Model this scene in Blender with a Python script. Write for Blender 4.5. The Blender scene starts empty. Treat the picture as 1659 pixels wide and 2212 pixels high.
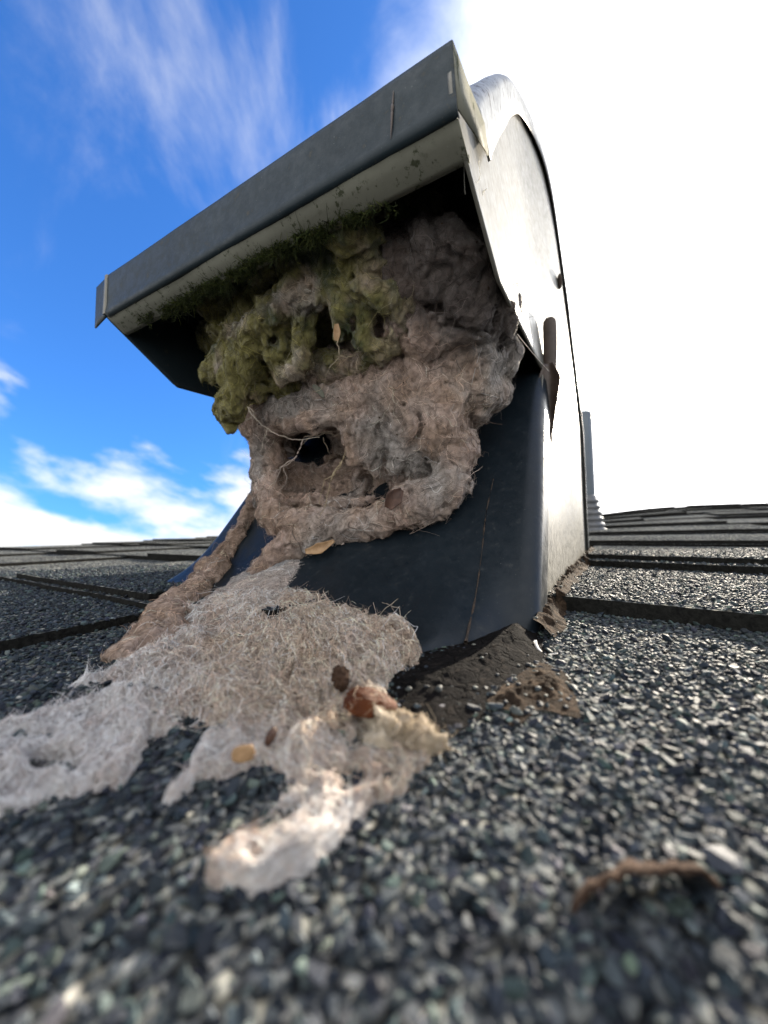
import bpy, bmesh, math, random
import numpy as np
from mathutils import Matrix, Vector, kdtree

# ------------------------------------------------------------------ frame, camera, sky, sun
SC = bpy.context.scene
S = 0.036                      # one model unit (height of the lens above the roof) in metres
PSI = 0.5255                   # the slope of the roof runs 30 degrees to the right of the view
CP, SP = math.cos(PSI), math.sin(PSI)
SLOPE = math.radians(20)
F, CX, CY = 831.0, 829.5, 1106.0
rng = np.random.default_rng(7)

bx = Vector((SP, CP, 0)); rx = Vector((CP, -SP, 0))
M3 = Matrix.Rotation(SLOPE, 3, rx)        # roof frame -> world (tilts the roof up the slope)
MN = np.array(M3)


def cam_axes(roll, pitch):
    cp, sp = math.cos(pitch), math.sin(pitch)
    fwd = np.array([0, cp, sp]); up = np.array([0, -sp, cp]); rt = np.array([1., 0, 0])
    c, s = math.cos(roll), math.sin(roll)
    return np.array([c * rt - s * up, s * rt + c * up, fwd])


RC = cam_axes(math.radians(1.7), math.radians(1.3))
cam = bpy.data.cameras.new('camera'); camo = bpy.data.objects.new('camera', cam)
SC.collection.objects.link(camo); SC.camera = camo
cam.sensor_fit = 'VERTICAL'; cam.sensor_height = 36; cam.lens = 36 * F / 2212
cam.clip_start = 0.003; cam.clip_end = 500
rot = np.stack([RC[0], RC[1], -RC[2]], 1)
mw = Matrix([list(r) for r in (MN @ rot)]).to_4x4()
mw.translation = M3 @ Vector((0, 0, S))
camo.matrix_world = mw
cam.dof.use_dof = True; cam.dof.focus_distance = 3.9 * S; cam.dof.aperture_fstop = 12.5

sun_roof = np.array([.62824, .71803, .29957])
sun_dir = MN @ sun_roof
SUN_EL = math.asin(sun_dir[2]); SUN_AZ = math.atan2(sun_dir[0], sun_dir[1])
sl = bpy.data.lights.new('sun', 'SUN'); so = bpy.data.objects.new('sun', sl); SC.collection.objects.link(so)
sl.energy = 5.0; sl.angle = math.radians(0.6); sl.color = (1, .89, .73)
so.rotation_euler = Vector(sun_dir).to_track_quat('Z', 'Y').to_euler()

SC.view_settings.view_transform = 'Standard'; SC.view_settings.look = 'None'
SC.view_settings.gamma = 1; SC.view_settings.exposure = 2.0

W = bpy.data.worlds.new('World'); SC.world = W; W.use_nodes = True
nt = W.node_tree; nt.nodes.clear()


def nd(nt, kind, **kw):
    n = nt.nodes.new(kind)
    for k, v in kw.items():
        if k.startswith('_'):
            setattr(n, k[1:], v)
        else:
            key = int(k[1:]) if (k[0] == 'i' and k[1:].isdigit()) else k.replace('__', ' ')
            if hasattr(v, 'is_output') or v.__class__.__name__.startswith('NodeSocket'):
                nt.links.new(v, n.inputs[key])
            else:
                n.inputs[key].default_value = v
    return n


def ramp(nt, fac, stops, interp='LINEAR'):
    n = nt.nodes.new('ShaderNodeValToRGB'); n.color_ramp.interpolation = interp
    el = n.color_ramp.elements
    while len(el) < len(stops): el.new(0.5)
    for e, (p, c) in zip(el, stops):
        e.position = p; e.color = (c, c, c, 1) if not hasattr(c, '__len__') else (*c, 1)
    nt.links.new(fac, n.inputs[0]); return n.outputs[0]


def mth(nt, op, a, b=0.0, clamp=False):
    n = nt.nodes.new('ShaderNodeMath'); n.operation = op; n.use_clamp = clamp
    for i, v in enumerate((a, b)):
        if hasattr(v, 'is_output'): nt.links.new(v, n.inputs[i])
        else: n.inputs[i].default_value = v
    return n.outputs[0]


def mixc(nt, fac, a, b, mode='MIX'):
    n = nt.nodes.new('ShaderNodeMix'); n.data_type = 'RGBA'; n.blend_type = mode
    for i, v in ((0, fac), (6, a), (7, b)):
        if hasattr(v, 'is_output'): nt.links.new(v, n.inputs[i])
        elif i == 0: n.inputs[0].default_value = v
        else: n.inputs[i].default_value = (*v, 1)
    return n.outputs[2]


sky = nd(nt, 'ShaderNodeTexSky', _sky_type='NISHITA', _sun_disc=False, _sun_elevation=SUN_EL, _sun_rotation=SUN_AZ,
         _air_density=1.0, _dust_density=1.2, _ozone_density=3.0)
tc = nd(nt, 'ShaderNodeTexCoord')
gen = tc.outputs['Generated']
# thin wind-stretched cloud
sep = nd(nt, 'ShaderNodeSeparateXYZ', Vector=gen)
mp = nd(nt, 'ShaderNodeMapping', Vector=gen, Rotation=(.35, -.6, .6), Scale=(2.3, 1.2, 1.4), Location=(5.5, 3.8, 1))
cir = nd(nt, 'ShaderNodeTexNoise', Vector=mp.outputs[0], Scale=1.5, Detail=10.0, Roughness=.60, Distortion=.6)
veil = nd(nt, 'ShaderNodeTexNoise', Vector=mp.outputs[0], Scale=.8, Detail=3.0, Roughness=.5)
sund = nd(nt, 'ShaderNodeVectorMath', _operation='DOT_PRODUCT', i0=gen, i1=tuple(sun_dir))
dotv = sund.outputs['Value']
near_sun = nd(nt, 'ShaderNodeMapRange', _interpolation_type='SMOOTHSTEP', Value=dotv, i1=.58, i2=.94).outputs[0]
thick = mth(nt, 'ADD', mth(nt, 'SUBTRACT', cir.outputs['Fac'], .50), mth(nt, 'MULTIPLY', mth(nt, 'SUBTRACT', veil.outputs['Fac'], .5), .7))
thick = mth(nt, 'ADD', thick, mth(nt, 'MULTIPLY', near_sun, .75))
# low cumulus near the skyline
mp2 = nd(nt, 'ShaderNodeMapping', Vector=gen, Scale=(2.2, 2.2, 4.6), Location=(3.4, 2.6, .5))
cum = nd(nt, 'ShaderNodeTexNoise', Vector=mp2.outputs[0], Scale=1.25, Detail=8.0, Roughness=.5, Distortion=.15)
low = nd(nt, 'ShaderNodeMapRange', _interpolation_type='SMOOTHSTEP', Value=sep.outputs[2], i1=.50, i2=.24).outputs[0]
cumf = mth(nt, 'ADD', mth(nt, 'SUBTRACT', cum.outputs['Fac'], .66), mth(nt, 'MULTIPLY', low, .27))
cumm = nd(nt, 'ShaderNodeMapRange', _interpolation_type='SMOOTHSTEP', Value=cumf, i1=.0, i2=.13).outputs[0]
cirm = nd(nt, 'ShaderNodeMapRange', _interpolation_type='SMOOTHSTEP', Value=thick, i1=-.02, i2=.66).outputs[0]
glow = mth(nt, 'POWER', mth(nt, 'MAXIMUM', dotv, 0.0), 14.0)
cb = mth(nt, 'ADD', 3.6, mth(nt, 'MULTIPLY', glow, 14.0))
cb = mth(nt, 'ADD', cb, mth(nt, 'MULTIPLY', near_sun, 3.2))
# added out-of-view sky fill behind the camera, brightens shaded fronts and lint
fill_dot = nd(nt, 'ShaderNodeVectorMath', _operation='DOT_PRODUCT', i0=gen, i1=tuple(MN @ np.array([-.20, -.945, .26]))).outputs['Value']
back = nd(nt, 'ShaderNodeMapRange', _interpolation_type='SMOOTHSTEP', Value=fill_dot, i1=.03, i2=.42).outputs[0]
cb = mth(nt, 'ADD', cb, mth(nt, 'MULTIPLY', back, 3.0))
shade = nd(nt, 'ShaderNodeMapRange', Value=cum.outputs['Fac'], i1=.45, i2=.72, i3=1.05, i4=.86).outputs[0]
ccol = nd(nt, 'ShaderNodeVectorMath', _operation='SCALE', i0=(1.0, 1.0, 1.0), Scale=cb).outputs[0]
ccol2 = nd(nt, 'ShaderNodeVectorMath', _operation='SCALE', i0=ccol, Scale=shade).outputs[0]
cumm = mth(nt, 'MAXIMUM', cumm, mth(nt, 'MULTIPLY', back, .9))
cm = mth(nt, 'MAXIMUM', cirm, cumm)
bluer = mixc(nt, 1.0, sky.outputs[0], (.21, .49, .84), 'MULTIPLY')
skyc = mixc(nt, cm, bluer, ccol2)
bg = nd(nt, 'ShaderNodeBackground', Color=skyc, Strength=0.085)
out = nd(nt, 'ShaderNodeOutputWorld', Surface=bg.outputs[0])


# ------------------------------------------------------------------ numeric helpers
def V(r, b, z, lam=.0652):
    r = np.asarray(r, float); b = np.asarray(b, float); z = np.asarray(z, float)
    r = r - lam * z
    return np.stack(np.broadcast_arrays(r * CP + b * SP, -r * SP + b * CP, z), -1)


def R2(r, b, z=0.0): return V(r, b, z, 0.0)


def proj(P):
    q = (np.asarray(P, float) - np.array([0, 0, 1.])) @ RC.T
    return np.stack([CX + F * q[..., 0] / q[..., 2], CY - F * q[..., 1] / q[..., 2]], -1)


def ray(px):
    px = np.asarray(px, float)
    return np.stack([(px[..., 0] - CX) / F, -(px[..., 1] - CY) / F, np.ones(px.shape[:-1])], -1) @ RC


O3 = np.array([0, 0, 1.])


def at(x, y, Y):
    d = ray(np.array([x, y])); return O3 + d * (Y / d[1])


def hit(px, A, B, C):
    n = np.cross(B - A, C - A); d = ray(px); t = ((A - O3) @ n) / (d @ n)
    return O3 + d * t[..., None]


def ground(px, z=0.0):
    d = ray(px); return O3 + d * ((z - 1) / d[..., 2:3])


_perm = np.random.default_rng(3).permutation(512)
_grad = np.random.default_rng(4).normal(size=(512, 3)); _grad /= np.linalg.norm(_grad, axis=1)[:, None]


def perlin(P):
    P = np.asarray(P, float); i = np.floor(P).astype(int); f = P - i
    u = f * f * f * (f * (f * 6 - 15) + 10)
    out = 0
    for dx in (0, 1):
        wx = u[..., 0] if dx else 1 - u[..., 0]
        for dy in (0, 1):
            wy = u[..., 1] if dy else 1 - u[..., 1]
            for dz in (0, 1):
                wz = u[..., 2] if dz else 1 - u[..., 2]
                h = _perm[(_perm[(_perm[(i[..., 0] + dx) & 511] + i[..., 1] + dy) & 511] + i[..., 2] + dz) & 511]
                g = _grad[h]
                d = g[..., 0] * (f[..., 0] - dx) + g[..., 1] * (f[..., 1] - dy) + g[..., 2] * (f[..., 2] - dz)
                out = out + wx * wy * wz * d
    return out * 1.5


def fbm(P, oct=4, rough=.55, ridged=False):
    a = 1.0; s = 0; t = 0; Q = np.array(P, float)
    for o in range(oct):
        n = perlin(Q)
        if ridged: n = 1 - 2 * np.abs(n)
        s = s + a * n; t += a; a *= rough; Q = Q * 2.03 + 17.3
    return s / t


def sstep(x, a, b):
    t = np.clip((x - a) / (b - a), 0, 1); return t * t * (3 - 2 * t)


# ------------------------------------------------------------------ object helpers
M4 = M3.to_4x4()


def tag(o, label=None, cat=None, group=None, kind=None):
    for k, v in (('label', label), ('category', cat), ('group', group), ('kind', kind)):
        if v: o[k] = v
    return o


def place(o, org):
    m = M4.copy(); m.translation = M3 @ Vector((float(org[0]) * S, float(org[1]) * S, float(org[2]) * S))
    o.matrix_world = m


ORG = {}


def empty(name, org, label, cat, group=None):
    o = bpy.data.objects.new(name, None); SC.collection.objects.link(o); o.empty_display_size = .01
    place(o, org); ORG[o.name] = np.asarray(org, float)
    return tag(o, label, cat, group)


def mesh(name, v, faces, mat, parent=None, org=None, col=None, smooth=True, vsmooth=None):
    """v in roof-frame units; faces: (n,3)/(n,4) int array or list of such arrays"""
    v = np.asarray(v, float)
    if parent is not None: o3 = ORG[parent.name]
    else: o3 = np.zeros(3) if org is None else np.asarray(org, float)
    me = bpy.data.meshes.new(name)
    loc = ((v - o3) * S).astype(np.float32)
    fl = faces if isinstance(faces, list) else [faces]
    fl = [np.asarray(f, np.int32) for f in fl if len(f)]
    me.vertices.add(len(loc)); me.vertices.foreach_set('co', loc.ravel())
    nl = sum(f.size for f in fl); npoly = sum(len(f) for f in fl)
    me.loops.add(nl); me.polygons.add(npoly)
    me.loops.foreach_set('vertex_index', np.concatenate([f.ravel() for f in fl]))
    starts = []; a = 0
    for f in fl:
        starts.append(a + np.arange(len(f)) * f.shape[1]); a += f.size
    me.polygons.foreach_set('loop_start', np.concatenate(starts).astype(np.int32))
    if col is not None:
        ca = me.color_attributes.new('Col', 'FLOAT_COLOR', 'POINT')
        c4 = np.ones((len(loc), 4), np.float32); c4[:, :3] = col
        ca.data.foreach_set('color', c4.ravel())
    me.update(calc_edges=True); me.validate()
    me.polygons.foreach_set('use_smooth', np.full(len(me.polygons), smooth))
    me.materials.append(mat)
    o = bpy.data.objects.new(name, me); SC.collection.objects.link(o)
    if parent is not None:
        o.parent = parent; ORG[o.name] = ORG[parent.name]
    else:
        place(o, o3); ORG[o.name] = o3
    return o


def grid_faces(nu, nv, keep=None, wrap=False):
    i = np.arange(nu - 1)[:, None] * nv + np.arange(nv - 1)[None]
    if wrap:
        i = np.arange(nu - 1)[:, None] * nv + np.arange(nv)[None]
        j = np.arange(nu - 1)[:, None] * nv + (np.arange(nv)[None] + 1) % nv
        return np.stack([i, j, j + nv, i + nv], -1).reshape(-1, 4)
    q = np.stack([i, i + 1, i + nv + 1, i + nv], -1)
    return q[keep] if keep is not None else q.reshape(-1, 4)


def tubes(paths, rad, sides=3, closed_tip=True):
    """paths (N,K,3), rad (N,K) -> verts, faces (open prisms with pinched ends)"""
    N, K, _ = paths.shape
    t = np.gradient(paths, axis=1); t /= np.linalg.norm(t, axis=-1, keepdims=True) + 1e-9
    ref = np.where(np.abs(t[..., 2:3]) < .9, np.array([0, 0, 1.]), np.array([1., 0, 0]))
    a = np.cross(t, ref); a /= np.linalg.norm(a, axis=-1, keepdims=True) + 1e-9
    b = np.cross(t, a)
    th = np.arange(sides) * 2 * np.pi / sides
    v = paths[:, :, None] + rad[:, :, None, None] * (np.cos(th)[:, None] * a[:, :, None] + np.sin(th)[:, None] * b[:, :, None])
    base = (np.arange(N)[:, None] * K + np.arange(K - 1)[None]) * sides
    s0 = np.arange(sides); s1 = (s0 + 1) % sides
    f = np.stack([base[..., None] + s0, base[..., None] + s1, base[..., None] + s1 + sides, base[..., None] + s0 + sides], -1)
    return v.reshape(-1, 3), f.reshape(-1, 4)


def smooth_path(pts, n):
    pts = np.asarray(pts, float); k = len(pts)
    d = np.r_[0, np.cumsum(np.linalg.norm(np.diff(pts, axis=0), axis=1))]
    x = np.linspace(0, d[-1], n); P = np.vstack([2 * pts[0] - pts[1], pts, 2 * pts[-1] - pts[-2]])
    i = np.clip(np.searchsorted(d, x, 'right') - 1, 0, k - 2)
    t = ((x - d[i]) / (d[i + 1] - d[i] + 1e-12))[:, None]
    p0, p1, p2, p3 = P[i], P[i + 1], P[i + 2], P[i + 3]
    return .5 * (2 * p1 + (p2 - p0) * t + (2 * p0 - 5 * p1 + 4 * p2 - p3) * t ** 2 + (3 * p1 - p0 - 3 * p2 + p3) * t ** 3)


def surface_nets(D, org, h):
    """iso-surface D=0 of a grid of signed distances"""
    ins = D < 0
    nx, ny, nz = D.shape
    c = np.zeros((nx - 1, ny - 1, nz - 1), int)
    for dx in (0, 1):
        for dy in (0, 1):
            for dz in (0, 1):
                c += ins[dx:nx - 1 + dx, dy:ny - 1 + dy, dz:nz - 1 + dz]
    act = (c > 0) & (c < 8)
    idx = np.full(act.shape, -1, int); cells = np.argwhere(act); idx[act] = np.arange(len(cells))
    acc = np.zeros((len(cells), 3)); cnt = np.zeros(len(cells))
    cor = [(a, b, d) for a in (0, 1) for b in (0, 1) for d in (0, 1)]
    for a in cor:
        for ax in range(3):
            if a[ax] == 0:
                b = list(a); b[ax] = 1
                da = D[cells[:, 0] + a[0], cells[:, 1] + a[1], cells[:, 2] + a[2]]
                db = D[cells[:, 0] + b[0], cells[:, 1] + b[1], cells[:, 2] + b[2]]
                m = (da < 0) != (db < 0)
                t = np.where(m, da / (da - db + 1e-12 * (da == db)), 0)
                p = np.array(a, float)[None].repeat(len(cells), 0); p[:, ax] += t
                acc[m] += p[m]; cnt[m] += 1
    v = (cells + acc / np.maximum(cnt, 1)[:, None]) * h + org
    faces = []
    for ax in range(3):
        o1, o2 = (ax + 1) % 3, (ax + 2) % 3
        sl0 = [slice(None)] * 3; sl1 = [slice(None)] * 3; sl0[ax] = slice(0, -1); sl1[ax] = slice(1, None)
        e = np.argwhere(ins[tuple(sl0)] != ins[tuple(sl1)])
        e = e[(e[:, o1] > 0) & (e[:, o2] > 0) & (e[:, o1] < D.shape[o1] - 1) & (e[:, o2] < D.shape[o2] - 1)]
        if not len(e): continue
        q = []
        for (p1, p2) in ((0, 0), (-1, 0), (-1, -1), (0, -1)):
            c_ = e.copy(); c_[:, o1] += p1; c_[:, o2] += p2; q.append(idx[c_[:, 0], c_[:, 1], c_[:, 2]])
        q = np.stack(q, 1); fl = ins[e[:, 0], e[:, 1], e[:, 2]]
        q[~fl] = q[~fl][:, ::-1]
        faces.append(q)
    f = np.concatenate(faces); f = f[(f >= 0).all(1)]
    return v, f


def sdf_mesh(prims, h, pad=.25, k=.12, noise=None, cuts=(), post=()):
    """prims: capsules (p0,r0,p1,r1); smooth union, then cuts removed, then noise displacement"""
    ps = np.array([c[0] for c in prims] + [c[2] for c in prims]); rs = np.array([c[1] for c in prims] + [c[3] for c in prims])
    lo = (ps - rs[:, None]).min(0) - pad; hi = (ps + rs[:, None]).max(0) + pad
    n = np.ceil((hi - lo) / h).astype(int) + 1
    ax = [lo[i] + h * np.arange(n[i]) for i in range(3)]
    D = np.full(n, 1.0, np.float32)

    def cap(sub, p0, r0, p1, r1):
        G = np.stack(np.meshgrid(*[ax[i][sub[i]] for i in range(3)], indexing='ij'), -1)
        ba = p1 - p0; l2 = max(ba @ ba, 1e-9)
        t = np.clip(((G - p0) @ ba) / l2, 0, 1)
        return np.linalg.norm(G - p0 - t[..., None] * ba, axis=-1) - (r0 + (r1 - r0) * t)

    def box(p0, r0, p1, r1, m):
        a = np.minimum(p0 - r0, p1 - r1) - m; b = np.maximum(p0 + r0, p1 + r1) + m
        return tuple(slice(max(0, int((a[i] - lo[i]) / h)), min(n[i], int((b[i] - lo[i]) / h) + 2)) for i in range(3))

    for (p0, r0, p1, r1) in prims:
        sub = box(p0, r0, p1, r1, .45)
        d = cap(sub, p0, r0, p1, r1); o = D[sub]
        hh = np.clip(.5 + .5 * (o - d) / k, 0, 1)
        D[sub] = o * (1 - hh) + d * hh - k * hh * (1 - hh)
    for (p0, r0, p1, r1) in cuts:
        sub = box(p0, r0, p1, r1, .3)
        d = -cap(sub, p0, r0, p1, r1); o = D[sub]; kk = .07
        hh = np.clip(.5 - .5 * (o - d) / kk, 0, 1)
        D[sub] = o * (1 - hh) + d * hh + kk * hh * (1 - hh)
    for (p0, r0, p1, r1) in post:
        sub = box(p0, r0, p1, r1, .3)
        d = cap(sub, p0, r0, p1, r1); o = D[sub]; kk = .05
        hh = np.clip(.5 + .5 * (o - d) / kk, 0, 1)
        D[sub] = o * (1 - hh) + d * hh - kk * hh * (1 - hh)
    band = np.abs(D) < .3
    I = np.argwhere(band); P = lo + I * h
    if noise is not None: D[band] += noise(P).astype(np.float32)
    return surface_nets(D, lo, h)


def largest(v, f, minv=60):
    """drop tiny loose islands"""
    lab = np.arange(len(v))
    while True:
        m = lab[f].min(1); new = lab.copy(); np.minimum.at(new, f.ravel(), np.repeat(m, f.shape[1]))
        new = new[new]
        if (new == lab).all(): break
        lab = new
    cnt = np.bincount(lab, minlength=len(v)); ok = cnt[lab] >= minv
    mp_ = np.cumsum(ok) - 1; ff = f[ok[f].all(1)]
    return v[ok], mp_[ff]


def vnormals(v, f):
    n = np.cross(v[f[:, 1]] - v[f[:, 0]], v[f[:, 2]] - v[f[:, 0]])
    vn = np.zeros_like(v)
    for i in range(f.shape[1]): np.add.at(vn, f[:, i], n)
    return vn / (np.linalg.norm(vn, axis=1, keepdims=True) + 1e-12)


def in_poly(px, poly):
    """signed distance in pixels, positive inside"""
    poly = np.asarray(poly, float); P = px.reshape(-1, 2)
    d2 = np.full(len(P), 1e12); ins = np.zeros(len(P), bool)
    for a, b in zip(poly, np.roll(poly, -1, 0)):
        e = b - a; w = P - a; t = np.clip((w @ e) / (e @ e + 1e-9), 0, 1)
        d2 = np.minimum(d2, ((w - t[:, None] * e) ** 2).sum(1))
        c = (a[1] > P[:, 1]) != (b[1] > P[:, 1])
        with np.errstate(divide='ignore', invalid='ignore'):
            ins ^= c & (P[:, 0] < (b[0] - a[0]) * (P[:, 1] - a[1]) / (b[1] - a[1]) + a[0])
    d = np.sqrt(d2); return np.where(ins, d, -d).reshape(px.shape[:-1])


# ------------------------------------------------------------------ materials
def new_mat(name):
    m = bpy.data.materials.new(name); m.use_nodes = True; m.node_tree.nodes.clear(); return m, m.node_tree


def finish(nt_, bsdf):
    nd(nt_, 'ShaderNodeOutputMaterial', Surface=bsdf)


def objco(t): return nd(t, 'ShaderNodeTexCoord').outputs['Object']


def K(x): return x / S      # texture scale: x features per model unit


def m_lint(name, transl=.22, bump=.6):
    m, t = new_mat(name); co = objco(t)
    ca = nd(t, 'ShaderNodeVertexColor', _layer_name='Col')
    n1 = nd(t, 'ShaderNodeTexNoise', Vector=co, Scale=K(14), Detail=6.0, Roughness=.7, Distortion=1.5)
    n2 = nd(t, 'ShaderNodeTexNoise', Vector=co, Scale=K(4), Detail=4.0, Roughness=.6)
    c = mixc(t, 1.0, ca.outputs[0], ramp(t, n1.outputs['Fac'], [(.3, .45), (.48, .95), (.7, 1.3)]), 'MULTIPLY')
    c = mixc(t, 1.0, c, ramp(t, n2.outputs['Fac'], [(.3, (.80, .78, .80)), (.6, (1.04, 1.02, 1.0))]), 'MULTIPLY')
    mpf = nd(t, 'ShaderNodeMapping', Vector=co, Scale=(1.0, 1.0, .35))
    n3 = nd(t, 'ShaderNodeTexNoise', Vector=mpf.outputs[0], Scale=K(22), Detail=6.0, Roughness=.8, Distortion=2.2)
    bp = nd(t, 'ShaderNodeBump', Strength=bump, Distance=.06 * S, Height=n3.outputs['Fac'])
    p = nd(t, 'ShaderNodeBsdfPrincipled', Base__Color=c, Roughness=.95, Normal=bp.outputs[0])
    p.inputs['Specular IOR Level'].default_value = .1
    p.inputs['Sheen Weight'].default_value = .25
    p.inputs['Sheen Roughness'].default_value = .6
    tr = nd(t, 'ShaderNodeBsdfTranslucent', Color=c)
    mx = nd(t, 'ShaderNodeMixShader', i0=transl, i1=p.outputs[0], i2=tr.outputs[0])
    finish(t, mx.outputs[0]); return m


def m_fibre(name, transl=.35):
    m, t = new_mat(name)
    ca = nd(t, 'ShaderNodeVertexColor', _layer_name='Col')
    p = nd(t, 'ShaderNodeBsdfPrincipled', Base__Color=ca.outputs[0], Roughness=.6)
    p.inputs['Specular IOR Level'].default_value = .25
    tr = nd(t, 'ShaderNodeBsdfTranslucent', Color=ca.outputs[0])
    mx = nd(t, 'ShaderNodeMixShader', i0=transl, i1=p.outputs[0], i2=tr.outputs[0])
    finish(t, mx.outputs[0]); return m


def m_metal(name, base, rough=.3, wear=.5, scratch=False, dirt=(.10, .08, .05), light=None, bumpd=.02, spec=.5, sth=.60, scol=(.06, .042, .03)):
    """painted sheet steel: blotchy paint, dust, fine scratches"""
    m, t = new_mat(name); co = objco(t)
    n1 = nd(t, 'ShaderNodeTexNoise', Vector=co, Scale=K(1.1), Detail=7.0, Roughness=.65)
    n2 = nd(t, 'ShaderNodeTexNoise', Vector=co, Scale=K(9), Detail=6.0, Roughness=.7)
    c = mixc(t, ramp(t, n1.outputs['Fac'], [(.35, 0.0), (.7, wear)]), base, light or tuple(min(1, b * 2.0 + .02) for b in base))
    c = mixc(t, ramp(t, n2.outputs['Fac'], [(.60, 0.0), (.76, .5)]), c, dirt)
    mp_ = nd(t, 'ShaderNodeMapping', Vector=co, Scale=(1, 1, .14))
    n3 = nd(t, 'ShaderNodeTexNoise', Vector=mp_.outputs[0], Scale=K(12), Detail=5.0, Roughness=.75)
    if scratch:
        smask = ramp(t, n3.outputs['Fac'], [(sth, 0.0), (sth + .05, .9)]); c = mixc(t, smask, c, scol)
    n4 = nd(t, 'ShaderNodeTexNoise', Vector=co, Scale=K(60), Detail=3.0)
    c = mixc(t, ramp(t, n4.outputs['Fac'], [(.70, 0.0), (.76, .3)]), c, (.2, .21, .2))
    rr = ramp(t, n2.outputs['Fac'], [(.3, rough * .75), (.7, min(1, rough * 1.5))])
    hh = mth(t, 'ADD', mth(t, 'MULTIPLY', n1.outputs['Fac'], 1.0), mth(t, 'MULTIPLY', n3.outputs['Fac'], .25))
    bp = nd(t, 'ShaderNodeBump', Strength=.35, Distance=bumpd * S, Height=hh)
    p = nd(t, 'ShaderNodeBsdfPrincipled', Base__Color=c, Roughness=rr, Normal=bp.outputs[0])
    p.inputs['Specular IOR Level'].default_value = spec
    if scratch: t.links.new(mth(t, 'MULTIPLY', mth(t, 'SUBTRACT', 1.0, smask), spec), p.inputs['Specular IOR Level'])
    finish(t, p.outputs[0]); return m


def m_rough(name, stops, scale=6, bump=.8, dist=.06, rough=.85, crack=False, spec=.3):
    m, t = new_mat(name); co = objco(t)
    n1 = nd(t, 'ShaderNodeTexNoise', Vector=co, Scale=K(scale), Detail=8.0, Roughness=.7, Distortion=.5)
    c = ramp(t, n1.outputs['Fac'], stops)
    h = n1.outputs['Fac']
    if crack:
        wr = nd(t, 'ShaderNodeTexNoise', Vector=co, Scale=K(5), Detail=3.0)
        ad = nd(t, 'ShaderNodeVectorMath', _operation='MULTIPLY_ADD', i0=wr.outputs['Color'], i1=(.22 * S,) * 3, i2=co)
        vo = nd(t, 'ShaderNodeTexVoronoi', Vector=ad.outputs[0], Scale=K(6), _feature='DISTANCE_TO_EDGE')
        cr = ramp(t, vo.outputs['Distance'], [(.0, .7), (.04, 1.0)])
        c = mixc(t, cr, (.006, .006, .006), c); h = mth(t, 'ADD', mth(t, 'MULTIPLY', h, .6), cr)
    bp = nd(t, 'ShaderNodeBump', Strength=bump, Distance=dist * S, Height=h)
    p = nd(t, 'ShaderNodeBsdfPrincipled', Base__Color=c, Roughness=rough, Normal=bp.outputs[0])
    p.inputs['Specular IOR Level'].default_value = spec
    finish(t, p.outputs[0]); return m


def m_vcol(name, rough=.5, spec=.5, bump=0.0, scale=40):
    m, t = new_mat(name); co = objco(t)
    ca = nd(t, 'ShaderNodeVertexColor', _layer_name='Col')
    n1 = nd(t, 'ShaderNodeTexNoise', Vector=co, Scale=K(scale), Detail=4.0, Roughness=.65)
    c = mixc(t, 1.0, ca.outputs[0], ramp(t, n1.outputs['Fac'], [(.3, .7), (.7, 1.25)]), 'MULTIPLY')
    p = nd(t, 'ShaderNodeBsdfPrincipled', Base__Color=c, Roughness=rough)
    p.inputs['Specular IOR Level'].default_value = spec
    if bump:
        bp = nd(t, 'ShaderNodeBump', Strength=bump, Distance=.02 * S, Height=n1.outputs['Fac'])
        t.links.new(bp.outputs[0], p.inputs['Normal'])
    finish(t, p.outputs[0]); return m


def m_shingle():
    m, t = new_mat('granule_shingle'); co = objco(t)
    v1 = nd(t, 'ShaderNodeTexVoronoi', Vector=co, Scale=K(21))
    sp = nd(t, 'ShaderNodeSeparateColor', Color=v1.outputs['Color'])
    c = ramp(t, sp.outputs[0], [(0, (.03, .035, .042)), (.45, (.075, .082, .09)), (.75, (.15, .16, .155)), (.93, (.26, .26, .23)), (1, (.40, .39, .35))])
    n = nd(t, 'ShaderNodeTexNoise', Vector=co, Scale=K(.35), Detail=5.0, Roughness=.6)
    c = mixc(t, 1.0, c, ramp(t, n.outputs['Fac'], [(.3, .7), (.7, 1.3)]), 'MULTIPLY')
    dk = ramp(t, v1.outputs['Distance'], [(.25, 1.0), (.75, .15)])
    c = mixc(t, 1.0, c, dk, 'MULTIPLY')
    hh = mth(t, 'SUBTRACT', 1.0, v1.outputs['Distance'])
    hh = mth(t, 'ADD', hh, mth(t, 'MULTIPLY', sp.outputs[1], .6))
    bp = nd(t, 'ShaderNodeBump', Strength=.4, Distance=.03 * S, Height=hh)
    p = nd(t, 'ShaderNodeBsdfPrincipled', Base__Color=c, Roughness=.9, Normal=bp.outputs[0])
    p.inputs['Specular IOR Level'].default_value = .0
    finish(t, p.outputs[0]); return m


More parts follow.
